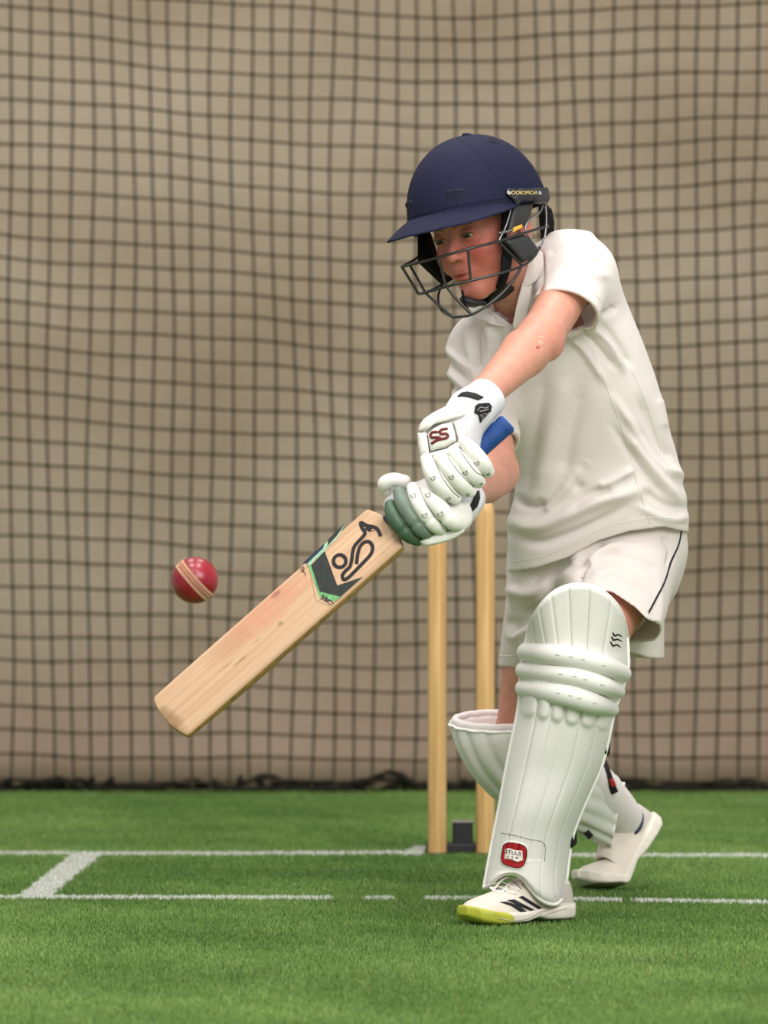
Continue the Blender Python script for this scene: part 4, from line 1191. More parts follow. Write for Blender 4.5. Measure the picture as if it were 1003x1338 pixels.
# peak
PK = 1.42
def peak_pt(az, s, top):
    base = shell_pt(az, 0.0, -0.004)
    e = 1 - (abs(az) / PK) ** 2.2
    out = np.array([math.sin(az) * 0.62, -math.cos(az), 0]); out /= np.linalg.norm(out)
    L_ = 0.060 * e + 0.002
    p = base + out * L_ * s
    p[2] += -0.006 * s * e - 0.010 * s ** 2 * e + (0.0065 if top else -0.0015) * (1 - 0.65 * s) - 0.012 * abs(math.sin(az)) ** 2 * s * e
    return p
azs = np.linspace(-PK, PK, 60); ss = np.linspace(0, 1, 9)
top = np.array([[peak_pt(a, s, True) for a in azs] for s in ss]).reshape(-1, 3); bot = np.array([[peak_pt(a, s, False) for a in azs] for s in ss]).reshape(-1, 3)
n1_ = len(top); gf = grid_faces(9, 60)
f = gf + [tuple(i + n1_ for i in q[::-1]) for q in gf]
for j in range(59):
    f.append((8 * 60 + j, 8 * 60 + j + 1, n1_ + 8 * 60 + j + 1, n1_ + 8 * 60 + j)); f.append((j, n1_ + j, n1_ + j + 1, j + 1))
for i in range(8):
    for j in (0, 59): f.append((i * 60 + j, (i + 1) * 60 + j, n1_ + (i + 1) * 60 + j, n1_ + i * 60 + j))
pk = hpart('peak', HW(np.vstack([top, bot])), f, M_NAVY)
bm = bmesh.new(); bm.from_mesh(pk.data); bmesh.ops.recalc_face_normals(bm, faces=bm.faces); bm.to_mesh(pk.data); bm.free()
bevel(pk, 0.0018, 3, 40)
def vent(poly):
    mb = cord_on([shell], poly + [poly[0]], 0.0009, 40, 0.0, 6, None, False)
    to_helmet(mb.build('vent_rim', mat('vent_rim_navy', srgb(24, 26, 46), 0.5, 0.4)))
    o = patch_on('vent_slot', [shell], poly, mat('vent_dark', srgb(14, 16, 36), 0.75, 0.2), None, 0.0, 0.0006, 1.5, dens=24); to_helmet(o)
vent([(581, 254), (584, 250.5), (600, 247.5), (605, 248.5), (606, 252), (602, 255.5), (588, 258), (582, 257.5)])
vent([(634, 182), (639, 178.6), (648, 180), (652, 184), (647, 187), (638, 186)])
vent([(529.5, 267), (532, 263.6), (536, 263), (537.5, 265), (536, 270), (531.5, 272.5)])

# visor cage: steel bars on a cage surface in the helmet's own frame
def cage_pt(px, py, near=True, k=1.0):
    o = HL_(np.array([0, 0, HC])); d = HL_(P(px, py, 1.0)) - HL_(np.array([0, 0, HC])); 
    ax, ay, yc = 0.102 * k, 0.158 * k, -0.008
    A = (d[0] / ax) ** 2 + (d[1] / ay) ** 2; B = 2 * (o[0] * d[0] / ax ** 2 + (o[1] - yc) * d[1] / ay ** 2); C = (o[0] / ax) ** 2 + ((o[1] - yc) / ay) ** 2 - 1
    D = B * B - 4 * A * C
    t = (-B + (-1 if near else 1) * math.sqrt(max(D, 0))) / (2 * A)
    return HW(o + d * t)
def zc(x, y): return (490 + x / 4.012, 160 + y / 4.012)
def bar(pts, r, mb, near=True, n=40, k=1.0, smooth=True):
    q = [cage_pt(*zc(x, y), near=(near if not isinstance(near, (list, tuple)) else near[i]), k=k) for i, (x, y) in enumerate(pts)]
    v, f = tube(spline(q, n) if smooth else np.array(q), r, 8, round_ends=3); mb.add(v, f)
    return q
mb = MB(); RB = 0.0024
bar([(905, 543), (780, 580), (650, 622), (487, 663), (340, 705), (225, 735), (140, 757)], RB, mb)                     # upper bar
bar([(140, 757), (200, 722), (226, 702)], RB, mb, [True, False, False], 14)
bar([(862, 655), (830, 706), (770, 752), (640, 795), (500, 830), (375, 860), (260, 893), (228, 900)], RB, mb)          # lower bar
bar([(228, 900), (290, 880), (350, 845)], RB, mb, [True, False, False], 14)
bar([(140, 757), (228, 900)], RB, mb, True, 14); bar([(180, 745), (262, 892)], RB * 0.95, mb, True, 14)
bar([(487, 663), (492, 740), (500, 830)], RB, mb, True, 16)
bar([(340, 705), (352, 780), (375, 860), (430, 930), (503, 1005)], RB, mb, True, 30)
bar([(262, 893), (330, 955), (408, 1020)], RB, mb, True, 24)
bar([(770, 752), (735, 810), (680, 880), (600, 950), (503, 1008), (408, 1022)], RB, mb, True, 40)
bar([(408, 1022), (360, 998), (334, 955), (332, 900), (352, 850)], RB * 0.9, mb, [True, False, False, False, False], 30)
bar([(650, 625), (700, 680), (770, 750)], RB, mb, True, 16)
to_helmet(mb.build('visor_grille', M_STEEL))
mb = MB(); RW = 0.0017
bar([(715, 418), (704, 480), (682, 550), (652, 612), (655, 632)], RW, mb); bar([(890, 415), (897, 500), (890, 590), (862, 662)], RW, mb)
bar([(880, 425), (862, 472), (806, 512), (790, 572), (850, 662)], RW, mb, True, 30); bar([(652, 578), (690, 572), (722, 560)], RW * 1.3, mb, True, 10)
to_helmet(mb.build('cage_wire', M_STEELL))

# side plate with lettering and rivets, on both sides; ear guards
def side_plate(side):
    az0, az1 = 0.98, 1.92
    v = []; nu_, nv_ = 24, 7
    for off in (0.0050, -0.002):
        for i in range(nu_):
            t = i / (nu_ - 1); az = az0 + (az1 - az0) * t
            for j in range(nv_):
                s = j / (nv_ - 1)
                lowz = np.interp(t, [0, 0.10, 0.22, 0.3, 1.0], [0.040, 0.028, 0.018, 0.0165, 0.021]); hz = np.interp(t, [0, 0.06, 1.0], [0.050, 0.0545, 0.0485])
                z = lowz + (hz - lowz) * s
                k = max(1 - (max(z - Z0, 0) / AZ) ** 2, 0) ** 0.47; b_ = AFB if az < math.pi / 2 else ABB
                nrm = unit([math.sin(az) / AX, -math.cos(az) / b_, 0])
                v.append(np.array([side * (math.sin(az) * AX * k + nrm[0] * off), -math.cos(az) * b_ * k + Y0 + nrm[1] * off, z]))
    n2_ = nu_ * nv_; g_ = grid_faces(nu_, nv_); f = g_ + [tuple(i + n2_ for i in q[::-1]) for q in g_]
    for i in range(nu_ - 1):
        for j in (0, nv_ - 1): f.append((i * nv_ + j, (i + 1) * nv_ + j, n2_ + (i + 1) * nv_ + j, n2_ + i * nv_ + j))
    for j in range(nv_ - 1):
        for i in (0, nu_ - 1): f.append((i * nv_ + j, i * nv_ + j + 1, n2_ + i * nv_ + j + 1, n2_ + i * nv_ + j))
    o = hpart('side_plate', HW(v), f, mat('plate_black', srgb(46, 46, 54), 0.42, 0.45), False)
    bm = bmesh.new(); bm.from_mesh(o.data); bmesh.ops.recalc_face_normals(bm, faces=bm.faces); bm.to_mesh(o.data); bm.free()
    bevel(o, 0.0012, 2, 40); return o
side_plate(-1)
plate = patch_on('side_plate', [shell], poly_d([(661, 247.2), (713, 246.2), (714.5, 263), (673.5, 267.5), (668, 261), (659, 254)]), mat('plate_black', srgb(40, 40, 48), 0.42, 0.45), None, 0.0025, 0.004, 2.0, n_sm=8); to_helmet(plate)
M_RIVET = mat('rivet_steel', srgb(176, 178, 184), 0.28, 0.5, metal=0.85)
for rx, ry in ((664.7, 252), (705, 252.3)):
    h, nn = cast([plate], rx, ry)
    if h is not None:
        v, f = lathe([(0.0036, -0.001), (0.0036, 0.0006), (0.0028, 0.0014), (0.0012, 0.0014), (0.0010, 0.0006), (0.0002, 0.0006)], 18, h, nn); hpart('rivet', v, f, M_RIVET)
to_helmet(text_on('lettering', [plate], 'OOIOMOA', (684.6, 252.0), (1, -0.005), (0.0, -1), 5.0, mat('yellow_print', srgb(222, 202, 120), 0.5, 0.3), None, 0.0006, font_sx=1.0))
def ear_pad(poly, near, k, h, m=M_BLKRUB, label=None):
    c = np.mean(poly, axis=0); sp = spline(list(poly) + [poly[0]], 41)[:-1]
    v = []
    for s, hh in zip([0.97, 1.0, 1.0, 0.95, 0.86, 0.6, 0.02], [1.5, 1.2, 0.2, -0.35, -0.7, -0.95, -1.0]):
        for p in sp:
            q = c + (p - c) * s; b0 = cage_pt(q[0], q[1], near, k)
            ctr = HW((0, 0.0, HL_(b0)[2])); v.append(b0 + unit(b0 - ctr) * (-hh * h))
    f = grid_faces(7, 40, True); f.append(tuple(range(40))[::-1]); f.append(tuple(6 * 40 + j for j in range(40)))
    o = hpart('ear_guard', v, f, m)
    bm = bmesh.new(); bm.from_mesh(o.data); bmesh.ops.recalc_face_normals(bm, faces=bm.faces); bm.to_mesh(o.data); bm.free(); return o
ear_pad(poly_d([zc(722, 432), (694, 264.8), zc(800, 530), zc(760, 556), zc(690, 572), zc(704, 500)]), True, 0.965, 0.006)
ear_pad(poly_d([zc(668, 615), zc(785, 588), zc(850, 668), zc(822, 712), zc(772, 738)]), True, 0.965, 0.007)
o = ear_pad(poly_d([zc(718, 552), zc(770, 531), zc(771, 553), zc(720, 577)]), True, 1.0, 0.0025, mat('yellow_tag', srgb(226, 170, 62), 0.5, 0.3)); o.name = 'tag'; o['label'] = 'small yellow tag'
ear_pad(poly_d([zc(224, 572), zc(264, 580), zc(300, 690), zc(345, 800), zc(392, 826), zc(352, 852), zc(225, 730)]), False, 0.93, 0.006, M_BLKFOAM)
ear_pad(poly_d([(709, 262), (718, 272), (722, 292), (721.5, 310), (716, 321), (712, 312), (710, 290)]), False, 0.985, 0.008, M_BLKFOAM).name = 'neck_guard'
ear_pad(poly_d([(657, 271), (668, 266), (665, 285), (657, 312), (664, 330), (658, 333), (653, 312), (656, 290)]), True, 0.84, 0.004, M_BLKFOAM).name = 'cheek_lining'
ear_pad(poly_d([(655, 332), (664, 330), (668, 344), (666, 356), (655, 358), (654, 345)]), True, 0.86, 0.004, M_BLKFOAM)
# chin strap and cup
def strap(name, pts, w, m, lift, n=30, base=[body], wr=0.0018):
    q, nr = lay(base, pts, n, lift)
    for _i in range(4): q[1:-1] = (q[:-2] + 2 * q[1:-1] + q[2:]) / 4
    T, _, _ = frames(q)
    nr = nr + 0; 
    for _i in range(6): nr[1:-1] = (nr[:-2] + nr[1:-1] + nr[2:]) / 3
    V = []; 
    for i in range(n):
        S = unit(np.cross(T[i], nr[i])); N_ = unit(nr[i])
        ws = (w[0] + (w[1] - w[0]) * i / (n - 1)) / 2
        for a_, b_ in ((-1, -1), (-0.8, 1), (0.8, 1), (1, -1)): V.append(q[i] + S * ws * a_ + N_ * wr * b_)
    f = grid_faces(n, 4, True); f.append((3, 2, 1, 0)); f.append(tuple((n - 1) * 4 + j for j in range(4)))
    o = mesh_obj(name, np.array(V), [tuple(q_) for q_ in f], m); to_helmet(o); return o
strap('chin_strap', [(661, 322), (661.5, 340), (658, 357), (651, 374)], (0.018, 0.018), M_BLKFOAM, 0.004)
strap('chin_cup', [(664, 371), (653, 381), (638, 389), (622, 393), (607, 389.5)], (0.026, 0.019), M_BLKRUB, 0.006, 36, wr=0.004)
mb = MB(); v, f = tube(spline([P(604, 380, 8.78), P(606, 394, 8.785), P(612, 408, 8.79)], 10), 0.005, 6, ry=0.002); mb.add(v, f)
to_helmet(mb.build('strap_end', M_BLKFOAM))

# ------------------------------------------------------------------ pads
def pad_sheet(rows, bottom, seams_top, parent, name, thick=0.016, ridge=0.005, nu=121, nv=60, flat=None, mat_=None, back_m=None, top=None, bulb=None):
    R_ = np.array(rows, float); tv = np.linspace(0, 1, nv)
    us = np.linspace(0, 1, nu); nb_ = 10 if bottom is not None else 0
    T_ = spline(R_, nv)
    def prof(u): 
        d = 0.0
        e = [0.0] + list(seams_top) + [1.0]
        for i in range(len(e) - 1):
            if e[i] <= u <= e[i + 1]:
                t = (u - e[i]) / (e[i + 1] - e[i]); d = 1 - abs(2 * t - 1) ** 9
        return d
    pr = np.array([prof(u) for u in us])
    V = []
    rows_all = []
    for i in range(nv):
        xl, yl, xr, yr, dl, dr, bl = T_[i]
        rows_all.append(np.stack([xl + (xr - xl) * us, yl + (yr - yl) * us, dl + (dr - dl) * us - bl * (1 - np.abs(2 * us - 1) ** 3.2)], 1))
    if top is not None:
        T0 = spline(top, nu); first = rows_all[0]; pre = []
        for k in range(26):
            t = k / 26; q = first.copy(); q[:, 0] = T0[:, 0] * (1 - t) + first[:, 0] * t; q[:, 1] = T0[:, 1] * (1 - t) + first[:, 1] * t; q[:, 2] = first[:, 2] - 0.02 * (1 - t) * (1 - np.abs(2 * us - 1) ** 2); pre.append(q)
        rows_all = pre + rows_all
    if bottom is not None:
        B = spline(bottom, nu); last = rows_all[-1]
        for k in range(1, nb_ + 1):
            t = k / nb_; q = last.copy(); q[:, 0] = last[:, 0] * (1 - t) + B[:, 0] * t; q[:, 1] = last[:, 1] * (1 - t) + B[:, 1] * t; rows_all.append(q)
    A = np.array(rows_all); n_r = len(A)
    rid = np.tile(pr * ridge, (n_r, 1))
    tvv = np.linspace(0, 1, n_r)
    if flat is not None:
        f0, f1, u0, u1 = flat; m_ = (tvv > f0)[:, None] & ((us > u0) & (us < u1))[None, :]; rid = np.where(m_, ridge * 1.15, rid)
    if bulb is not None:
        e_ = np.array([0.0] + list(seams_top) + [1.0]); k_ = np.clip(np.searchsorted(e_, us) - 1, 0, len(e_) - 2); t_ = 2 * (us - e_[k_]) / (e_[k_ + 1] - e_[k_]) - 1
        rb = np.clip(1 - np.abs(t_) ** 2.6, 0, 1); vb = bulb[0] - 0.030 * (1 - rb)
        rid = rid + bulb[1] * rb[None, :] / (1 + np.exp((tvv[:, None] - vb[None, :]) / 0.0045))
    edge = np.minimum(np.minimum(us, 1 - us) / 0.05, 1); edge = np.sqrt(np.clip(1 - (1 - edge) ** 2, 0, 1))
    ev = np.minimum(np.minimum(tvv, 1 - tvv) / 0.03, 1); ev = np.sqrt(np.clip(1 - (1 - ev) ** 2, 0, 1))
    ed = edge[None, :] * ev[:, None]
    def W(A_, off): return np.array([[P(A_[i, j, 0], A_[i, j, 1], A_[i, j, 2] + off[i, j]) for j in range(nu)] for i in range(n_r)]).reshape(-1, 3)
    fr = W(A, thick * 0.5 * (1 - ed) - rid * ed); bk = W(A, thick * (0.5 + 0.5 * ed))
    g_ = grid_faces(n_r, nu); n0 = n_r * nu
    f = [q[::-1] for q in g_] + [tuple(i + n0 for i in q) for q in g_]
    for i in range(n_r - 1):
        for j in (0, nu - 1): f.append((i * nu + j, (i + 1) * nu + j, n0 + (i + 1) * nu + j, n0 + i * nu + j))
    for j in range(nu - 1):
        for i in (0, n_r - 1): f.append((i * nu + j, i * nu + j + 1, n0 + i * nu + j + 1, n0 + i * nu + j))
    o = mesh_obj(name, np.vstack([fr, bk]), f, [mat_ or M_PAD, back_m or M_LINING], None, True, [0] * len(g_) + [1] * len(g_) + [0] * (len(f) - 2 * len(g_)))
    bm = bmesh.new(); bm.from_mesh(o.data); bmesh.ops.recalc_face_normals(bm, faces=bm.faces); bm.to_mesh(o.data); bm.free()
    return o, A
def sub(o, parent_empty, loc): o.parent = parent_empty; o.matrix_parent_inverse = Matrix.Translation(-Vector(loc)); return o
def part_empty(name, loc):
    e = empty(name, loc); e.parent = person; e.matrix_parent_inverse = Matrix.Translation(-Vector(person.location)); return e

padF_loc = P(690, 1150, 8.86); padF = part_empty('batting_pad', padF_loc)
def inF(o): return sub(o, padF, padF_loc)
thigh, A1 = pad_sheet([(687, 840, 820, 852, 8.868, 8.895, .090), (684, 850, 820, 872, 8.87, 8.90, .094), (681, 880, 812, 902, 8.87, 8.90, .094), (679, 900, 803, 926, 8.87, 8.90, .094)],
                      None, [.10, .19, .31, .45, .60, .76], None, 'knee_flap', ridge=0.0035, nv=24,
                      top=[(690, 826), (697, 806), (711, 785), (730, 770), (752, 764), (775, 767), (797, 781), (812, 803), (819, 832)])
inF(thigh)
shin, A2 = pad_sheet([(680, 886, 805, 914, 8.87, 8.90, .088), (677, 925, 798, 950, 8.872, 8.90, .087), (668, 970, 792, 978, 8.875, 8.905, .085), (660, 1010, 783, 1008, 8.88, 8.91, .082), (651, 1060, 762, 1055, 8.89, 8.915, .085), (644, 1095, 748, 1092, 8.895, 8.92, .080), (639, 1122, 743, 1122, 8.895, 8.925, .078), (636, 1138, 741, 1140, 8.895, 8.925, .078)],
                     [(632, 1161), (640, 1156), (650, 1146), (662, 1141), (674, 1142), (684, 1149), (692, 1160), (701, 1171), (712, 1179), (723, 1182), (731, 1178), (737, 1166)],
                     [.2, .345, .495, .665, .84], None, 'shin_guard', ridge=0.0035, nv=110, flat=(0.79, 1.01, 0.04, 0.66), bulb=(0.155, 0.008))
inF(shin)
def roll_tube(name, pts, r, rd, bulge, dl, dr, mtl, n=44):
    q = spline(pts, n); out = []
    for i in range(n):
        u = i / (n - 1); out.append(P(q[i, 0], q[i, 1], dl + (dr - dl) * u - bulge * (1 - abs(2 * u - 1) ** 3.2)))
    rr = spline([[x] for x in r], n)[:, 0] * 8.8 / F
    v, f = tube(out, rr, 20, up=(0, 0, 1), ry=np.full(n, rd), round_ends=5)
    return mesh_obj(name, v, f, mtl)
for pts, r in (([(689, 852.5), (740, 857.5), (780, 867), (811, 879)], [13.4, 14.2, 13.6, 12]), ([(687, 876), (745, 883), (780, 893), (803, 901.5)], [12.8, 13, 12.8, 11]), ([(687, 899.5), (740, 908), (770, 917), (795, 925)], [13.6, 15, 14.6, 11])):
    k = inF(roll_tube('knee_roll', pts, r, 0.0185, 0.101, 8.868, 8.90, M_PAD))
    c0 = spline(pts, 9)
    for i_ in (2, 3, 4, 6):
        x_, y_ = c0[i_]; inF(cord_on([k], [(x_ - 2.5, y_ - 0.5), (x_ + 2.5, y_ + 0.5)], 0.0007, 5, 0.0, 5).build('stitch', M_STITCH))
# piping round the edges
mb = MB()
E1 = [A1[i, 0] for i in range(len(A1) - 1, -1, -1)] + [A1[0, j] for j in range(1, 121)] + [A1[i, -1] for i in range(1, len(A1))]
v, f = tube(np.array([P(a[0], a[1], a[2] + 0.008) for a in E1])[::2], 0.0036, 8); mb.add(v, f)
E2 = [A2[i, 0] for i in range(len(A2))] + [A2[-1, j] for j in range(1, 121)] + [A2[i, -1] for i in range(len(A2) - 2, -1, -1)]
v, f = tube(np.array([P(a[0], a[1], a[2] + 0.008) for a in E2])[::2], 0.0034, 8); mb.add(v, f)
inF(mb.build('edge_piping', M_PADTRIM))
# stitched lines between the channels
for A_, ss_, j0 in ((A1, [.10, .19, .31, .45, .60, .76], 0), (A2, [.2, .345, .495, .665, .84], 1)):
    for s_ in ss_:
        j_ = int(round(s_ * 120)); n_i = len(A_); lo_ = 1 if j0 == 0 else 3; hi_ = n_i - 1 if (j0 == 0 or s_ > 0.66) else int(n_i * 0.79)
        q = np.array([P(A_[i, j_, 0], A_[i, j_, 1], A_[i, j_, 2] - 0.0002) for i in range(lo_, hi_, 2)])
        v, f_ = tube(q, 0.0007, 5); inF(mesh_obj('seam_stitching', v, f_, M_STITCH))
# top line of the foot panel, badge, mark, straps
mb = cord_on([shin], [(655, 1088), (672, 1091), (690, 1096), (711, 1102), (711, 1125)], 0.0009, 40, 0.0002); inF(mb.build('panel_seam', M_STITCH))
bd = [(658.6, 1104.5), (664.6, 1101), (678, 1102.5), (687, 1108), (687, 1121), (683, 1131), (674.7, 1134), (660, 1129.5), (655.5, 1122)]
ctr = np.mean(bd, axis=0); big = [tuple(ctr + (np.array(p) - ctr) * 1.14) for p in bd]
badge = inF(patch_on('badge', [shin], big, mat('badge_white', srgb(232, 232, 224), 0.7, 0.3), None, 0.0004, 0.0006, 1.6, dens=36))
b2 = inF(patch_on('badge_field', [shin], bd, mat('badge_red', srgb(168, 24, 30), 0.6, 0.3, var=0.3, vscale=90), None, 0.0014, 0.0005, 1.4, dens=36)); 
inF(cord_on([shin], bd + [bd[0]], 0.0007, 50, 0.0019).build('badge_rim', mat('badge_dark', srgb(58, 18, 20), 0.7, 0.3)))
b3 = inF(patch_on('badge_label', [shin], [(660, 1110), (666, 1108.5), (674, 1111), (682, 1111.5), (682.5, 1124), (676, 1126), (668, 1123.5), (659, 1122.5)], mat('badge_cream', srgb(228, 222, 214), 0.7, 0.3), None, 0.0023, 0.0004, 1.4))
M_BTXT = mat('badge_text', srgb(52, 40, 40), 0.7, 0.3)
inF(text_on('badge_lettering', [shin], 'STLUS', (671, 1114.0), (1, 0.14), (0.12, -1), 5.2, M_BTXT, None, 0.0032))
inF(text_on('badge_lettering', [shin], 'C T N', (670, 1121.2), (1, 0.14), (0.12, -1), 3.8, M_BTXT, None, 0.0032))
def z3(x, y): return (660 + x / 5.28, 755 + y / 5.28)
mb = MB()
for s in ([(737, 375), (750, 398), (778, 392), (806, 408)], [(728, 404), (742, 428), (772, 424), (806, 440)], [(720, 438), (738, 468), (765, 462), (796, 482)]):
    q, nr = lay([thigh], [z3(*p) for p in s], 16, 0.0006); v, f = ribbon(q, np.array([0.0012, 0.0036] + [0.0054] * 12 + [0.0034, 0.0012]), (0, -1, 0)); mb.add(v, f)
inF(mb.build('wave_mark', M_BLACK))
def strap_band(name, pts, w, d, m=M_BLACK, thick=0.0016):
    q = np.array([P(x, y, dd) for x, y, dd in pts]); q = spline(q, 16); v, f = tube(q, w / 2, 8, up=(0, 0, 1), ry=thick); return mesh_obj(name, v, f, m)
inF(strap_band('calf_strap', [(796, 918, 8.89), (808, 910, 8.92), (800, 905, 8.97)], 0.02, 0)); inF(strap_band('calf_strap', [(789, 976, 8.905), (796, 978, 8.93), (786, 982, 8.98)], 0.022, 0))
inF(strap_band('calf_strap', [(745, 1098, 8.92), (752, 1090, 8.945), (742, 1086, 8.99)], 0.03, 0))

# rear pad, seen from outside and below: a channelled half tube along the shin with a flared knee cup
padR_loc = AR + np.array([-0.03, 0, -0.02]); padR = part_empty('batting_pad', padR_loc)
def inR(o): return sub(o, padR, padR_loc)
RC = [ # centre px, py, d, radius across (depth), radius out, outward pixel direction (x, y-down), lean of the section
    (650, 944, 9.365, .084, .076, (-1.0, -0.02)), (655, 960, 9.362, .082, .072, (-0.93, 0.30)), (664, 982, 9.365, .076, .066, (-0.72, 0.70)), (680, 1003, 9.385, .072, .062, (-0.5, 0.87)), (705, 1018, 9.425, .070, .058, (-0.44, 0.9)),
    (740, 1034, 9.49, .068, .056, (-0.50, 0.86)), (775, 1046, 9.57, .064, .056, (-0.45, 0.89)), (798, 1056, 9.63, .060, .058, (-0.30, 0.95)), (807, 1060, 9.65, .058, .060, (-0.18, 0.98))]
Q = spline([list(P(a[0], a[1], a[2])) + [a[3], a[4], a[5][0], -a[5][1]] for a in RC], 40)
nph = 61; phs = np.linspace(-math.radians(128), math.radians(128), nph)
seamR = np.radians([-135, -105, -78, -52, -26, 0, 26, 52, 78, 105])
def rear_layer(off, ridge):
    V = []
    for i in range(len(Q)):
        c = Q[i, :3]; S = np.array([0.10, 1, 0.12]); S = unit(S); N_ = unit([Q[i, 5], 0.0, Q[i, 6]])
        lim = np.interp(i, [0, 8, 20, 32, 39], [-128, -140, -170, -160, -135]); 
        for ph in np.linspace(math.radians(lim), math.radians(128), nph):
            d = np.min(np.abs(ph - seamR)); pu = 1 - math.exp(-(d / 0.10) ** 2)
            r_ = off + ridge * pu
            V.append(c + S * math.sin(ph) * (Q[i, 3] + r_) + N_ * math.cos(ph) * (Q[i, 4] + r_))
    return np.array(V)
vo, vi = rear_layer(0.004, 0.006), rear_layer(-0.010, 0.0)
g_ = grid_faces(len(Q), nph); n0 = len(vo); f = g_ + [tuple(i + n0 for i in q[::-1]) for q in g_]
for i in range(len(Q) - 1):
    for j in (0, nph - 1): f.append((i * nph + j, (i + 1) * nph + j, n0 + (i + 1) * nph + j, n0 + i * nph + j))
for j in range(nph - 1):
    for i in (0, len(Q) - 1): f.append((i * nph + j, i * nph + j + 1, n0 + i * nph + j + 1, n0 + i * nph + j))
rs = mesh_obj('shin_guard', np.vstack([vo, vi]), f, [M_PAD, M_LINING], None, True, [0] * len(g_) + [1] * len(g_) + [0] * (len(f) - 2 * len(g_)))
bm = bmesh.new(); bm.from_mesh(rs.data); bmesh.ops.recalc_face_normals(bm, faces=bm.faces); bm.to_mesh(rs.data); bm.free(); inR(rs)
v, f = tube(vo[:nph] * 0.5 + vi[:nph] * 0.5 + [0, 0, 0.002], 0.0085, 10, ry=0.0075); inR(mesh_obj('top_lining', v, f, M_LINING))
v, f = tube(vo[:nph] + [0, 0, -0.003], 0.0026, 8); inR(mesh_obj('edge_piping', v, f, M_PADTRIM))
v, f = tube(vo[-nph:], 0.0026, 8); inR(mesh_obj('edge_piping', v, f, M_PADTRIM))
def band(name, pts, w, m, thick=0.0016, up=(0, 0, 1)):
    q = spline(np.array([P(*p) for p in pts]), 16); v, f = tube(q, w / 2, 8, up=up, ry=thick); return mesh_obj(name, v, f, m)
inR(band('calf_strap', [(787, 994, 9.53), (793, 1010, 9.525), (798, 1025, 9.53), (803, 1036, 9.54)], 0.014, M_BLACK, up=(1, 0, 0.3)))
inR(band('strap_tab', [(798, 1018, 9.519), (802, 1027, 9.522)], 0.009, mat('red_tab', srgb(168, 44, 48), 0.6, 0.3), up=(1, 0, 0.3)))
inR(band('instep_strap', [(752, 1080, 9.545), (764, 1086, 9.54), (772, 1094, 9.545)], 0.012, M_BLACK, up=(0.3, 0, 1)))

# ------------------------------------------------------------------ shoes (built heel at 0, toe at u = L; v across; w up)
SL_ = 0.232
def shoe_tab(u):
    aw = np.interp(u, [0, .012, .04, .09, .13, .17, .205, .222, .232], [.018, .028, .032, .033, .037, .041, .037, .026, .010])
    top = np.interp(u, [0, .02, .05, .075, .10, .13, .16, .19, .215, .232], [.062, .078, .078, .082, .078, .067, .055, .047, .040, .026])
    cv = np.interp(u, [0, .1, .17, .232], [0, .002, 0.0, -.008])
    return aw, top, cv
def upper_sdf(p):
    aw, top, cv = shoe_tab(p[:, 0]); h = top / 2
    hh = np.clip((p[:, 2]) / top, 0, 1); w_ = aw * (1 - 0.30 * hh ** 1.6)
    q = (np.abs((p[:, 1] - cv) / w_) ** 2.6 + np.abs((p[:, 2] - h) / h) ** 3.2) ** (1 / 2.9)
    f = (q - 1) * 0.024
    f = np.maximum(f, np.maximum(-p[:, 0] + 0.004, p[:, 0] - SL_ + 0.002))
    f = smax(f, -sd_cone(p, (0.048, 0, 0.062), (0.040, 0, 0.14), 0.021, 0.030), 0.006)       # collar opening
    f = smax(f, 0.014 - p[:, 2], 0.002)
    return f
def sole_sdf(p):
    u = p[:, 0]; aw, _, cv = shoe_tab(np.clip(u, 0, SL_))
    tp = np.interp(u, [0, .03, .08, .13, .17, .20, .232], [.030, .028, .026, .022, .022, .026, .034])
    bt_ = np.interp(u, [0, .01, .03, .075, .10, .13, .19, .215, .232], [.007, .001, 0, .002, .008, .001, 0, .005, .016])
    w_ = aw + 0.0030
    ce = (tp + bt_) / 2; hh = (tp - bt_) / 2
    q = (np.abs((p[:, 1] - cv) / w_) ** 4 + np.abs((p[:, 2] - ce) / hh) ** 5) ** (1 / 4.5)
    f = (q - 1) * np.minimum(w_, hh) * 0.9
    return np.maximum(f, np.maximum(-u - 0.002, u - SL_ - 0.003))
uv_, uf_ = surface(upper_sdf, (-0.004, -0.055, 0.0), (0.24, 0.055, 0.10), 0.0022, blk=12, slack=2.2)
ov_, of_ = surface(sole_sdf, (-0.006, -0.055, -0.004), (0.242, 0.055, 0.045), 0.0020, blk=12, slack=2.2)
M_UPPER = mat('shoe_upper', srgb(220, 211, 198), 0.6, 0.3, var=0.05, vscale=60, bump=0.1, bscale=600)
M_SOLE = mat('shoe_midsole', srgb(224, 218, 205), 0.55, 0.35, var=0.08, vscale=50)
M_LIME = mat('lime_rubber', srgb(176, 180, 60), 0.5, 0.4, var=0.15, vscale=60)
M_TREAD = mat('tread_grey', srgb(150, 146, 116), 0.7, 0.3, var=0.2, vscale=90)
M_UPGREY = mat('upper_mesh_grey', srgb(196, 190, 182), 0.75, 0.25, var=0.15, vscale=500, bump=0.3, bscale=700)
M_DARK = mat('stripe_black', srgb(38, 38, 40), 0.5, 0.3)

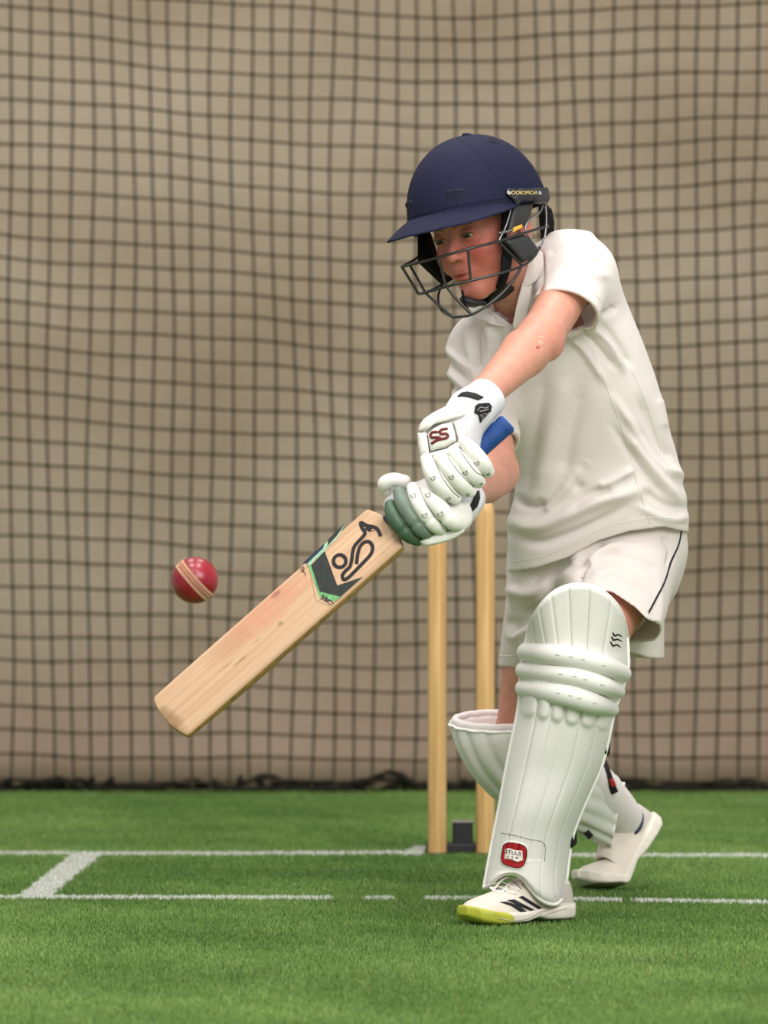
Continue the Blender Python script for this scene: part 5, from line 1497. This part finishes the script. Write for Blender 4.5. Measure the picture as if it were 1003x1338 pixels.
def make_shoe(name, M4, bend=None, rear=False):
    loc = (M4 @ Vector((0.11, 0, 0)))
    sh = part_empty(name, loc)
    def xf(v):
        v = np.array(v, float)
        if bend is not None:
            ub, ang = bend; m_ = v[:, 0] > ub - 0.02
            t = np.clip((v[:, 0] - (ub - 0.02)) / 0.04, 0, 1); a = ang * t * t * (3 - 2 * t)
            c_, s_ = np.cos(a), np.sin(a); x = v[:, 0] - ub; z = v[:, 2]
            xr = np.where(m_, ub + c_ * x - s_ * z, v[:, 0]); zr = np.where(m_, s_ * x + c_ * z, v[:, 2]); v[:, 0] = xr; v[:, 2] = zr
        R3 = np.array(M4.to_3x3()); return v @ R3.T + np.array(M4.translation)
    u_ = mesh_obj('upper', xf(uv_), uf_, [M_UPPER, M_UPGREY], None, True, None)
    cu = uv_[uf_].mean(1); u_.data.polygons.foreach_set('material_index', ((cu[:, 0] < 0.055) & (cu[:, 2] < 0.060) & (cu[:, 2] > 0.03)).astype(np.int32))
    s_ = mesh_obj('sole', xf(ov_), of_, [M_SOLE, M_LIME, M_TREAD], None, True, None)
    co = ov_[of_].mean(1)
    lime = (co[:, 0] > 0.150 + (co[:, 2]) * 1.2) & (co[:, 0] > 0.165) if not rear else np.zeros(len(co), bool)
    tread = co[:, 2] < 0.0045
    s_.data.polygons.foreach_set('material_index', np.where(lime, 1, np.where(tread, 2, 0)).astype(np.int32))
    for o in (u_, s_): sub(o, sh, loc)
    return sh, u_, s_, xf, loc

toe, heel = P(606, 1198, 8.79), P(741, 1198, 8.95); toe[2] = heel[2] = 0.0
ud = unit(toe - heel); vd = np.cross([0, 0, 1], ud)
MF = Matrix(((ud[0], vd[0], 0, heel[0]), (ud[1], vd[1], 0, heel[1]), (0, 0, 1, 0.003), (0, 0, 0, 1)))
shF, uF, sF, xfF, locF = make_shoe('shoe', MF)
def inSF(o): return sub(o, shF, locF)
for poly in ([(677.3, 1172.2), (682.4, 1170.8), (707, 1186), (703.6, 1188.2)], [(662, 1176.4), (671.4, 1175.4), (698.5, 1189.3), (695.5, 1191.5)], [(652.4, 1178.8), (661, 1178.2), (678, 1183.5), (692, 1194.6), (689, 1197.5), (680, 1192), (668, 1184)]):
    inSF(patch_on('stripe', [uF], poly, M_DARK, None, 0.0003, 0.0008, 1.6))
M_LACE = mat('lace_white', srgb(238, 234, 226), 0.8, 0.2); M_LACELINE = mat('lace_line_dark', srgb(84, 76, 74), 0.7, 0.2)
mb = MB()
for s in ([(640, 1162), (652, 1159), (664, 1166), (673, 1168)], [(645, 1156), (656, 1153), (668, 1160), (678, 1163)], [(650, 1150), (660, 1147), (672, 1152), (682, 1156)], [(644, 1165), (654, 1152), (664, 1146)], [(655, 1168), (664, 1156), (672, 1150)], [(640, 1160), (650, 1166), (662, 1162)]):
    cord_on([uF], s, 0.0017, 20, 0.0008, 6, mb)
inSF(mb.build('laces', M_LACE))
mb = MB()
for s in ([(641, 1163), (652, 1162), (664, 1166), (674, 1168.5)], [(655, 1154), (663, 1158), (668, 1160)], [(670, 1151), (676, 1157), (681, 1162)]): cord_on([uF], s, 0.0007, 20, 0.0006, 5, mb)
inSF(mb.build('lace_line', M_LACELINE))  # thin dark lines along the laces
mb = MB(); cord_on([sF], [(650, 1200), (670, 1203), (690, 1200), (705, 1192), (722, 1187), (738, 1181)], 0.0008, 50, 0.0, 5, mb); cord_on([sF], [(700, 1204), (712, 1196), (726, 1191), (740, 1187)], 0.0007, 40, 0.0, 5, mb)
inSF(mb.build('sole_groove', mat('groove_beige', srgb(176, 168, 152), 0.7, 0.2)))
v, f = lathe([(0.026, -0.02), (0.027, 0.0), (0.026, 0.02)], 24, xfF([(0.045, 0, 0.055)])[0], (0.1, 0.0, 1)); so = mesh_obj('sock', v, f, M_LINING, person)

# rear shoe, heel lifted, toes bent on the turf
hb = P(862, 1044, 9.70); bb = P(793, 1150, 9.62)
ud = unit(bb - hb); toc = unit(P(835, 1014, 9.69) - hb); wd = unit(toc - ud * (toc @ ud)); wd = -wd if wd[0] > 0 else wd
vd = np.cross(wd, ud)
MR = Matrix(((ud[0], vd[0], wd[0], hb[0]), (ud[1], vd[1], wd[1], hb[1]), (ud[2], vd[2], wd[2], hb[2]), (0, 0, 0, 1)))
angr = math.radians(50)
shR, uR, sR, xfR, locR = make_shoe('shoe', MR, bend=(0.150, angr), rear=True)
zmin = min(v.co.z for v in sR.data.vertices)
print('rear shoe lowest', zmin)
SHIFT = 0.002 - zmin
for o in (uR, sR):
    for v in o.data.vertices: v.co.z += SHIFT * (1 if True else 0)
def inSR(o): return sub(o, shR, locR)
# creases and sock at the rear ankle
ank = xfR([(0.046, 0, 0.055)])[0] + [0, 0, SHIFT]; up_ = unit(AR - KR) * -1
q = spline([ank - up_ * 0.01, (ank + AR) / 2 + up_ * 0.03, AR + up_ * 0.10, AR + up_ * 0.19], 14); v, f = tube(q, np.linspace(0.035, 0.052, 14), 24); mesh_obj('sock', v, f, M_LINING, person)
cq = q[5] ; T = unit(q[6] - q[4]); A_ = unit(np.cross(T, [0, 1, 0])); B_ = np.cross(T, A_)
v, f = tube([ank + up_ * 0.004 + 0.0355 * (math.cos(a) * A_ + math.sin(a) * B_) for a in np.linspace(0, 2 * math.pi, 36, endpoint=False)], 0.0035, 6, closed=True); inSR(mesh_obj('collar_lining', v, f, mat('collar_navy', srgb(52, 58, 76), 0.8, 0.2)))

# ------------------------------------------------------------------ gloves
def glove_empty(loc): return part_empty('batting_glove', loc)
def finger(pts, r, mtl, seg_at=None, gap=0.0, flat=0.95, n=36):
    """a padded finger roll: pts = (px, py, d), r = half widths in pixels"""
    q = spline(np.array([P(*p) for p in pts]), n); rr = spline([[x] for x in r], n)[:, 0] * 1.01 * 8.5 / F
    if seg_at:
        t = np.linspace(0, 1, n)
        for s in seg_at: rr = rr * (1 - 0.16 * np.exp(-((t - s) / 0.035) ** 2))
    return tube(q, rr, 18, up=(0, 1, 0), ry=rr * 1.0 if flat is None else rr * 1.0, round_ends=6) if False else tube(q, rr * flat, 18, up=(0, 1, 0), ry=rr, round_ends=6)
DG = 8.505
gl_loc = P(600, 580, DG); GL = glove_empty(gl_loc)
def inL(o): return sub(o, GL, gl_loc)
def glove_l_sdf(p):
    f = sd_cone(p, P(634, 521, 8.57), P(616, 536, 8.548), 0.034, 0.034)
    f = smin(f, sd_cone(p, P(612, 540, 8.545), P(585, 570, 8.530), 0.034, 0.032), 0.02)
    f = smin(f, sd_cone(p, P(566, 580, 8.53), P(600, 560, 8.53), 0.022, 0.024), 0.02)
    f = smin(f, sd_cone(p, P(568, 600, 8.53), P(602, 580, 8.53), 0.020, 0.020), 0.02)
    f = smin(f, sd_cone(p, P(580, 636, 8.56), P(624, 604, 8.56), 0.019, 0.018), 0.02)   # fingers behind the grip
    f = smin(f, sd_cone(p, P(614, 545, 8.545), P(616, 590, 8.535), 0.018, 0.013), 0.014)  # side mesh
    f = np.maximum(f, -(sd_cone(p, P(640, 515, 8.578), P(700, 450, 8.70), 0.028, 0.034)))
    ax_ = unit(P(640, 514, 8.58) - P(616, 536, 8.548)); f = np.maximum(f, (p - P(637, 519, 8.575)) @ ax_ - 0.004)
    return f
v, f = surface(glove_l_sdf, P(530, 670, 8.44) * [1, 1, 1], P(665, 480, 8.64), 0.0025, blk=12)
gbody = inL(mesh_obj('glove_body', v, f, M_GLOVEFAB, None))
fl = [([(606, 577, 8.490), (619, 592, 8.488), (630, 606, 8.492), (637, 616, 8.505)], [8.5, 10.8, 11.2, 9.0]),
      ([(592, 590, 8.488), (606, 607, 8.482), (617, 621, 8.486), (626, 630, 8.50)], [9.0, 10.8, 10.8, 8.5]),
      ([(575, 598, 8.486), (589, 616, 8.480), (602, 632, 8.484), (614, 642, 8.498)], [9.5, 11.2, 10.8, 8.8]),
      ([(557, 600, 8.488), (565, 620, 8.480), (579, 639, 8.482), (595, 651, 8.495)], [8.6, 11.2, 11.2, 8.4])]
LF = []
for pts, r in fl:
    v, f = finger(pts, r, M_GLOVE); LF.append(inL(mesh_obj('finger_roll', v, f, M_GLOVE)))
def dback(px, py): return 8.494 + (py - 560) * -0.00022 + abs(px - 582) ** 2 * 0.000012
def zg(x, y): return (535 + x / 7.164, 500 + y / 7.164)
def pz(name, poly, h, m, df=dback, back=0.014): return inL(puff(name, poly_d([zg(*p) for p in poly]), df, h, back, m, None, dens=60))
pz('back_panel', [(78, 452), (92, 395), (130, 340), (210, 285), (400, 188), (515, 172), (525, 305), (395, 345), (230, 390), (165, 440)], 0.011, M_GLOVE)
pz('knuckle_panel', [(166, 478), (225, 425), (300, 385), (396, 372), (428, 470), (438, 545), (330, 610), (196, 642), (178, 560)], 0.013, M_GLOVE)
pz('side_panel', [(74, 470), (158, 466), (172, 560), (186, 676), (98, 680), (76, 570)], 0.012, M_GLOVE)
pz('side_panel', [(410, 368), (516, 330), (545, 490), (462, 556), (436, 470)], 0.012, M_GLOVE)
pz('ridge', [(188, 656), (330, 625), (440, 556), (462, 570), (556, 500), (560, 530), (470, 600), (372, 676), (270, 690), (192, 688)], 0.0095, M_GLOVE)
allL = LF + [gbody] + [o for o in GL.children if 'panel' in o.name]
# emblem of two hooked strokes
def zstroke(objs, strokes_, w, m, name, parent_fn, zf, lift=0.0007):
    mb = MB()
    for s in strokes_:
        q, nr = lay(objs, [zf(*p) for p in s], 26, lift); v, f = tube(q, w, 8, up=(0, 0, 1), ry=w, round_ends=3); mb.add(v, f)
    parent_fn(mb.build(name, m))
kp = [o for o in GL.children if o.name.startswith('knuckle_panel')]
zstroke(kp, [[(256, 462), (215, 466), (196, 490), (212, 514), (270, 512), (298, 530)], [(345, 432), (305, 438), (282, 458), (298, 482), (340, 478), (358, 500), (335, 522), (290, 528), (248, 545), (212, 566)]], 0.0026, M_SSRED, 'emblem', inL, zg, 0.0)
# vent marks on the fingers
def vents(objs, spots, parent_fn, zf):
    for x, y, s in spots:
        q, nr = lay(objs, [zf(*p) for p in [(x - 16 * s, y - 4 * s), (x - 10 * s, y + 8 * s), (x - 2 * s, y + 14 * s), (x + 8 * s, y + 12 * s), (x + 16 * s, y + 4 * s), (x + 15 * s, y - 8 * s), (x + 12 * s, y - 16 * s), (x + 2 * s, y - 3 * s)]], 0, 0.0002)
        v, f = tube(q, 0.0007, 5, closed=True); parent_fn(MB().add(v, f).build('vent_mark', M_MARK))
vents(LF, [(625, 755, 1.4), (735, 858, 0.9), (518, 843, 1.4), (670, 948, 0.8), (388, 885, 1.5), (540, 1050, 0.9), (215, 893, 1.4), (360, 1088, 1.2)], inL, zg)
# cuff: white band, black strap, black emblem
cq = [P(602, 517, 8.56), P(610, 513.5, 8.541), P(622, 513, 8.535), P(634, 518, 8.535), P(642, 527, 8.545), P(645, 534, 8.565)]
v, f = tube(spline(cq, 24), 0.0042, 10, ry=0.006, round_ends=3); inL(mesh_obj('cuff_binding', v, f, M_GLOVEFAB))
inL(patch_on('wrist_strap', [gbody] + list(GL.children)[-1:], [zg(*p) for p in [(448, 136), (490, 100), (540, 90), (620, 108), (690, 142), (640, 168), (560, 142), (500, 132)]], M_BLACK, None, 0.0012, 0.0012, 2.0, 8.54))
inL(patch_on('cuff_patch', [gbody], [zg(*p) for p in [(602, 282), (612, 218), (640, 198), (735, 190), (762, 222), (752, 268), (655, 376), (640, 300)]], M_BLACK, None, 0.0010, 0.0010, 2.0, 8.535))
mb = MB()
for s in ([(630, 262), (660, 232), (700, 240), (730, 226)], [(650, 268), (690, 262), (730, 250)], [(655, 300), (672, 330), (668, 352)], [(668, 292), (690, 318), (684, 336)], [(690, 285), (712, 300), (730, 280)]):
    q, nr = lay([gbody], [zg(*p) for p in s], 12, 0.0024, 8.535); v, f = tube(q, 0.0006, 5); mb.add(v, f)
inL(mb.build('cuff_emblem', mat('emblem_silver', srgb(170, 170, 170), 0.5, 0.4)))

# right glove
gr_loc = P(565, 665, DG); GR = glove_empty(gr_loc)
def inG(o): return sub(o, GR, gr_loc)
def glove_r_sdf(p):
    f = sd_cone(p, P(611, 652, 8.645), P(598, 660, 8.60), 0.029, 0.029)
    f = smin(f, sd_cone(p, P(600, 662, 8.60), P(575, 672, 8.56), 0.029, 0.030), 0.02)
    f = smin(f, sd_cone(p, P(540, 690, 8.535), P(595, 680, 8.545), 0.020, 0.022), 0.02)
    f = smin(f, sd_cone(p, P(515, 660, 8.56), P(560, 640, 8.56), 0.018, 0.020), 0.015)
    f = smin(f, sd_cone(p, P(548, 646, 8.575), P(516, 637, 8.575), 0.016, 0.013), 0.012)       # thumb root
    return f
v, f = surface(glove_r_sdf, P(485, 720, 8.47), P(650, 600, 8.74), 0.0025, blk=12)
gb2 = inG(mesh_obj('glove_body', v, f, M_GLOVEFAB))
fr_ = [([(510, 660, 8.515), (513, 672, 8.498), (522, 688, 8.495), (534, 700, 8.502), (546, 707, 8.515)], [7.8, 10.2, 10.5, 9.5, 6.8], M_DKGREEN),
       ([(521, 643, 8.512), (527, 660, 8.494), (540, 680, 8.491), (550, 692, 8.496), (559, 698, 8.508)], [8.0, 10.3, 10.5, 9.8, 7.5], M_GREYGREEN),
       ([(539, 638, 8.512), (546, 656, 8.492), (558, 675, 8.489), (568, 686, 8.494), (576, 692, 8.504)], [8.6, 10.4, 10.6, 10.0, 8.0], M_GLOVE),
       ([(555, 636, 8.512), (564, 652, 8.490), (579, 671, 8.487), (590, 681, 8.492), (598, 685, 8.503)], [8.6, 11.8, 12.5, 11.6, 9.5], M_GLOVE)]
RF = []
for pts, r, m_ in fr_:
    v, f = finger(pts, r, m_, seg_at=(0.56,)); o = mesh_obj('finger_roll', v, f, m_); RF.append(inG(o))
RF[0]['label'] = 'dark green finger roll'; RF[1]['label'] = 'grey green finger roll'
v, f = finger([(528, 630, 8.548), (514, 627, 8.545), (503, 632, 8.55), (502, 641, 8.56)], [9.5, 9.5, 10, 7.5], M_GLOVE); inG(mesh_obj('thumb_guard', v, f, M_GLOVE))
inG(puff('heel_pad', [(583, 660), (598, 655), (611, 657), (617, 670), (616, 684), (607, 693), (596, 694), (586, 686)], lambda x, y: 8.522 + (x - 600) * 0.0008, 0.016, 0.02, M_GLOVE, None))
inG(puff('lower_panel', [(546, 708), (560, 700), (580, 694), (606, 692), (600, 700), (585, 707), (566, 712), (554, 713)], lambda x, y: 8.512, 0.010, 0.016, M_GLOVE, None))
cq = [P(613, 670, 8.615), P(620, 669, 8.60), P(626, 660, 8.60), P(629, 648, 8.61), P(626, 638, 8.64)]
v, f = tube(spline(cq, 20), 0.0040, 10, ry=0.006, round_ends=3); inG(mesh_obj('cuff_binding', v, f, M_GLOVEFAB))
inG(patch_on('wrist_strap', [gb2], [(612, 664), (617, 652), (621, 643), (626, 641), (626, 650), (622, 662), (616, 668)], M_BLACK, None, 0.0012, 0.0012, 2.0, 8.60))
def zr(x, y): return (485 + x / 6.27, 600 + y / 6.27)
vents(RF, [(342, 298, 1.3), (462, 292, 1.3), (435, 460, 1.4), (562, 450, 1.5)], inG, zr)

M_CREASE = mat('glove_crease', srgb(104, 108, 92), 0.8, 0.2)
for objs_, fn_, lines_ in ((LF, inL, [[(566, 599), (577, 623), (590, 641), (600, 650)], [(584, 597), (602, 620), (619, 637)], [(600, 588), (612, 605), (622, 617), (633, 623)]]),
                           (RF, inG, [[(517, 655), (523, 672), (533, 689), (550, 706)], [(530, 642), (536, 660), (549, 683), (565, 697)], [(548, 637), (555, 655), (569, 675), (584, 690)]])):
    for l_ in lines_: fn_(cord_on(objs_, l_, 0.0011, 30, -0.0003, 6).build('finger_crease', M_CREASE))
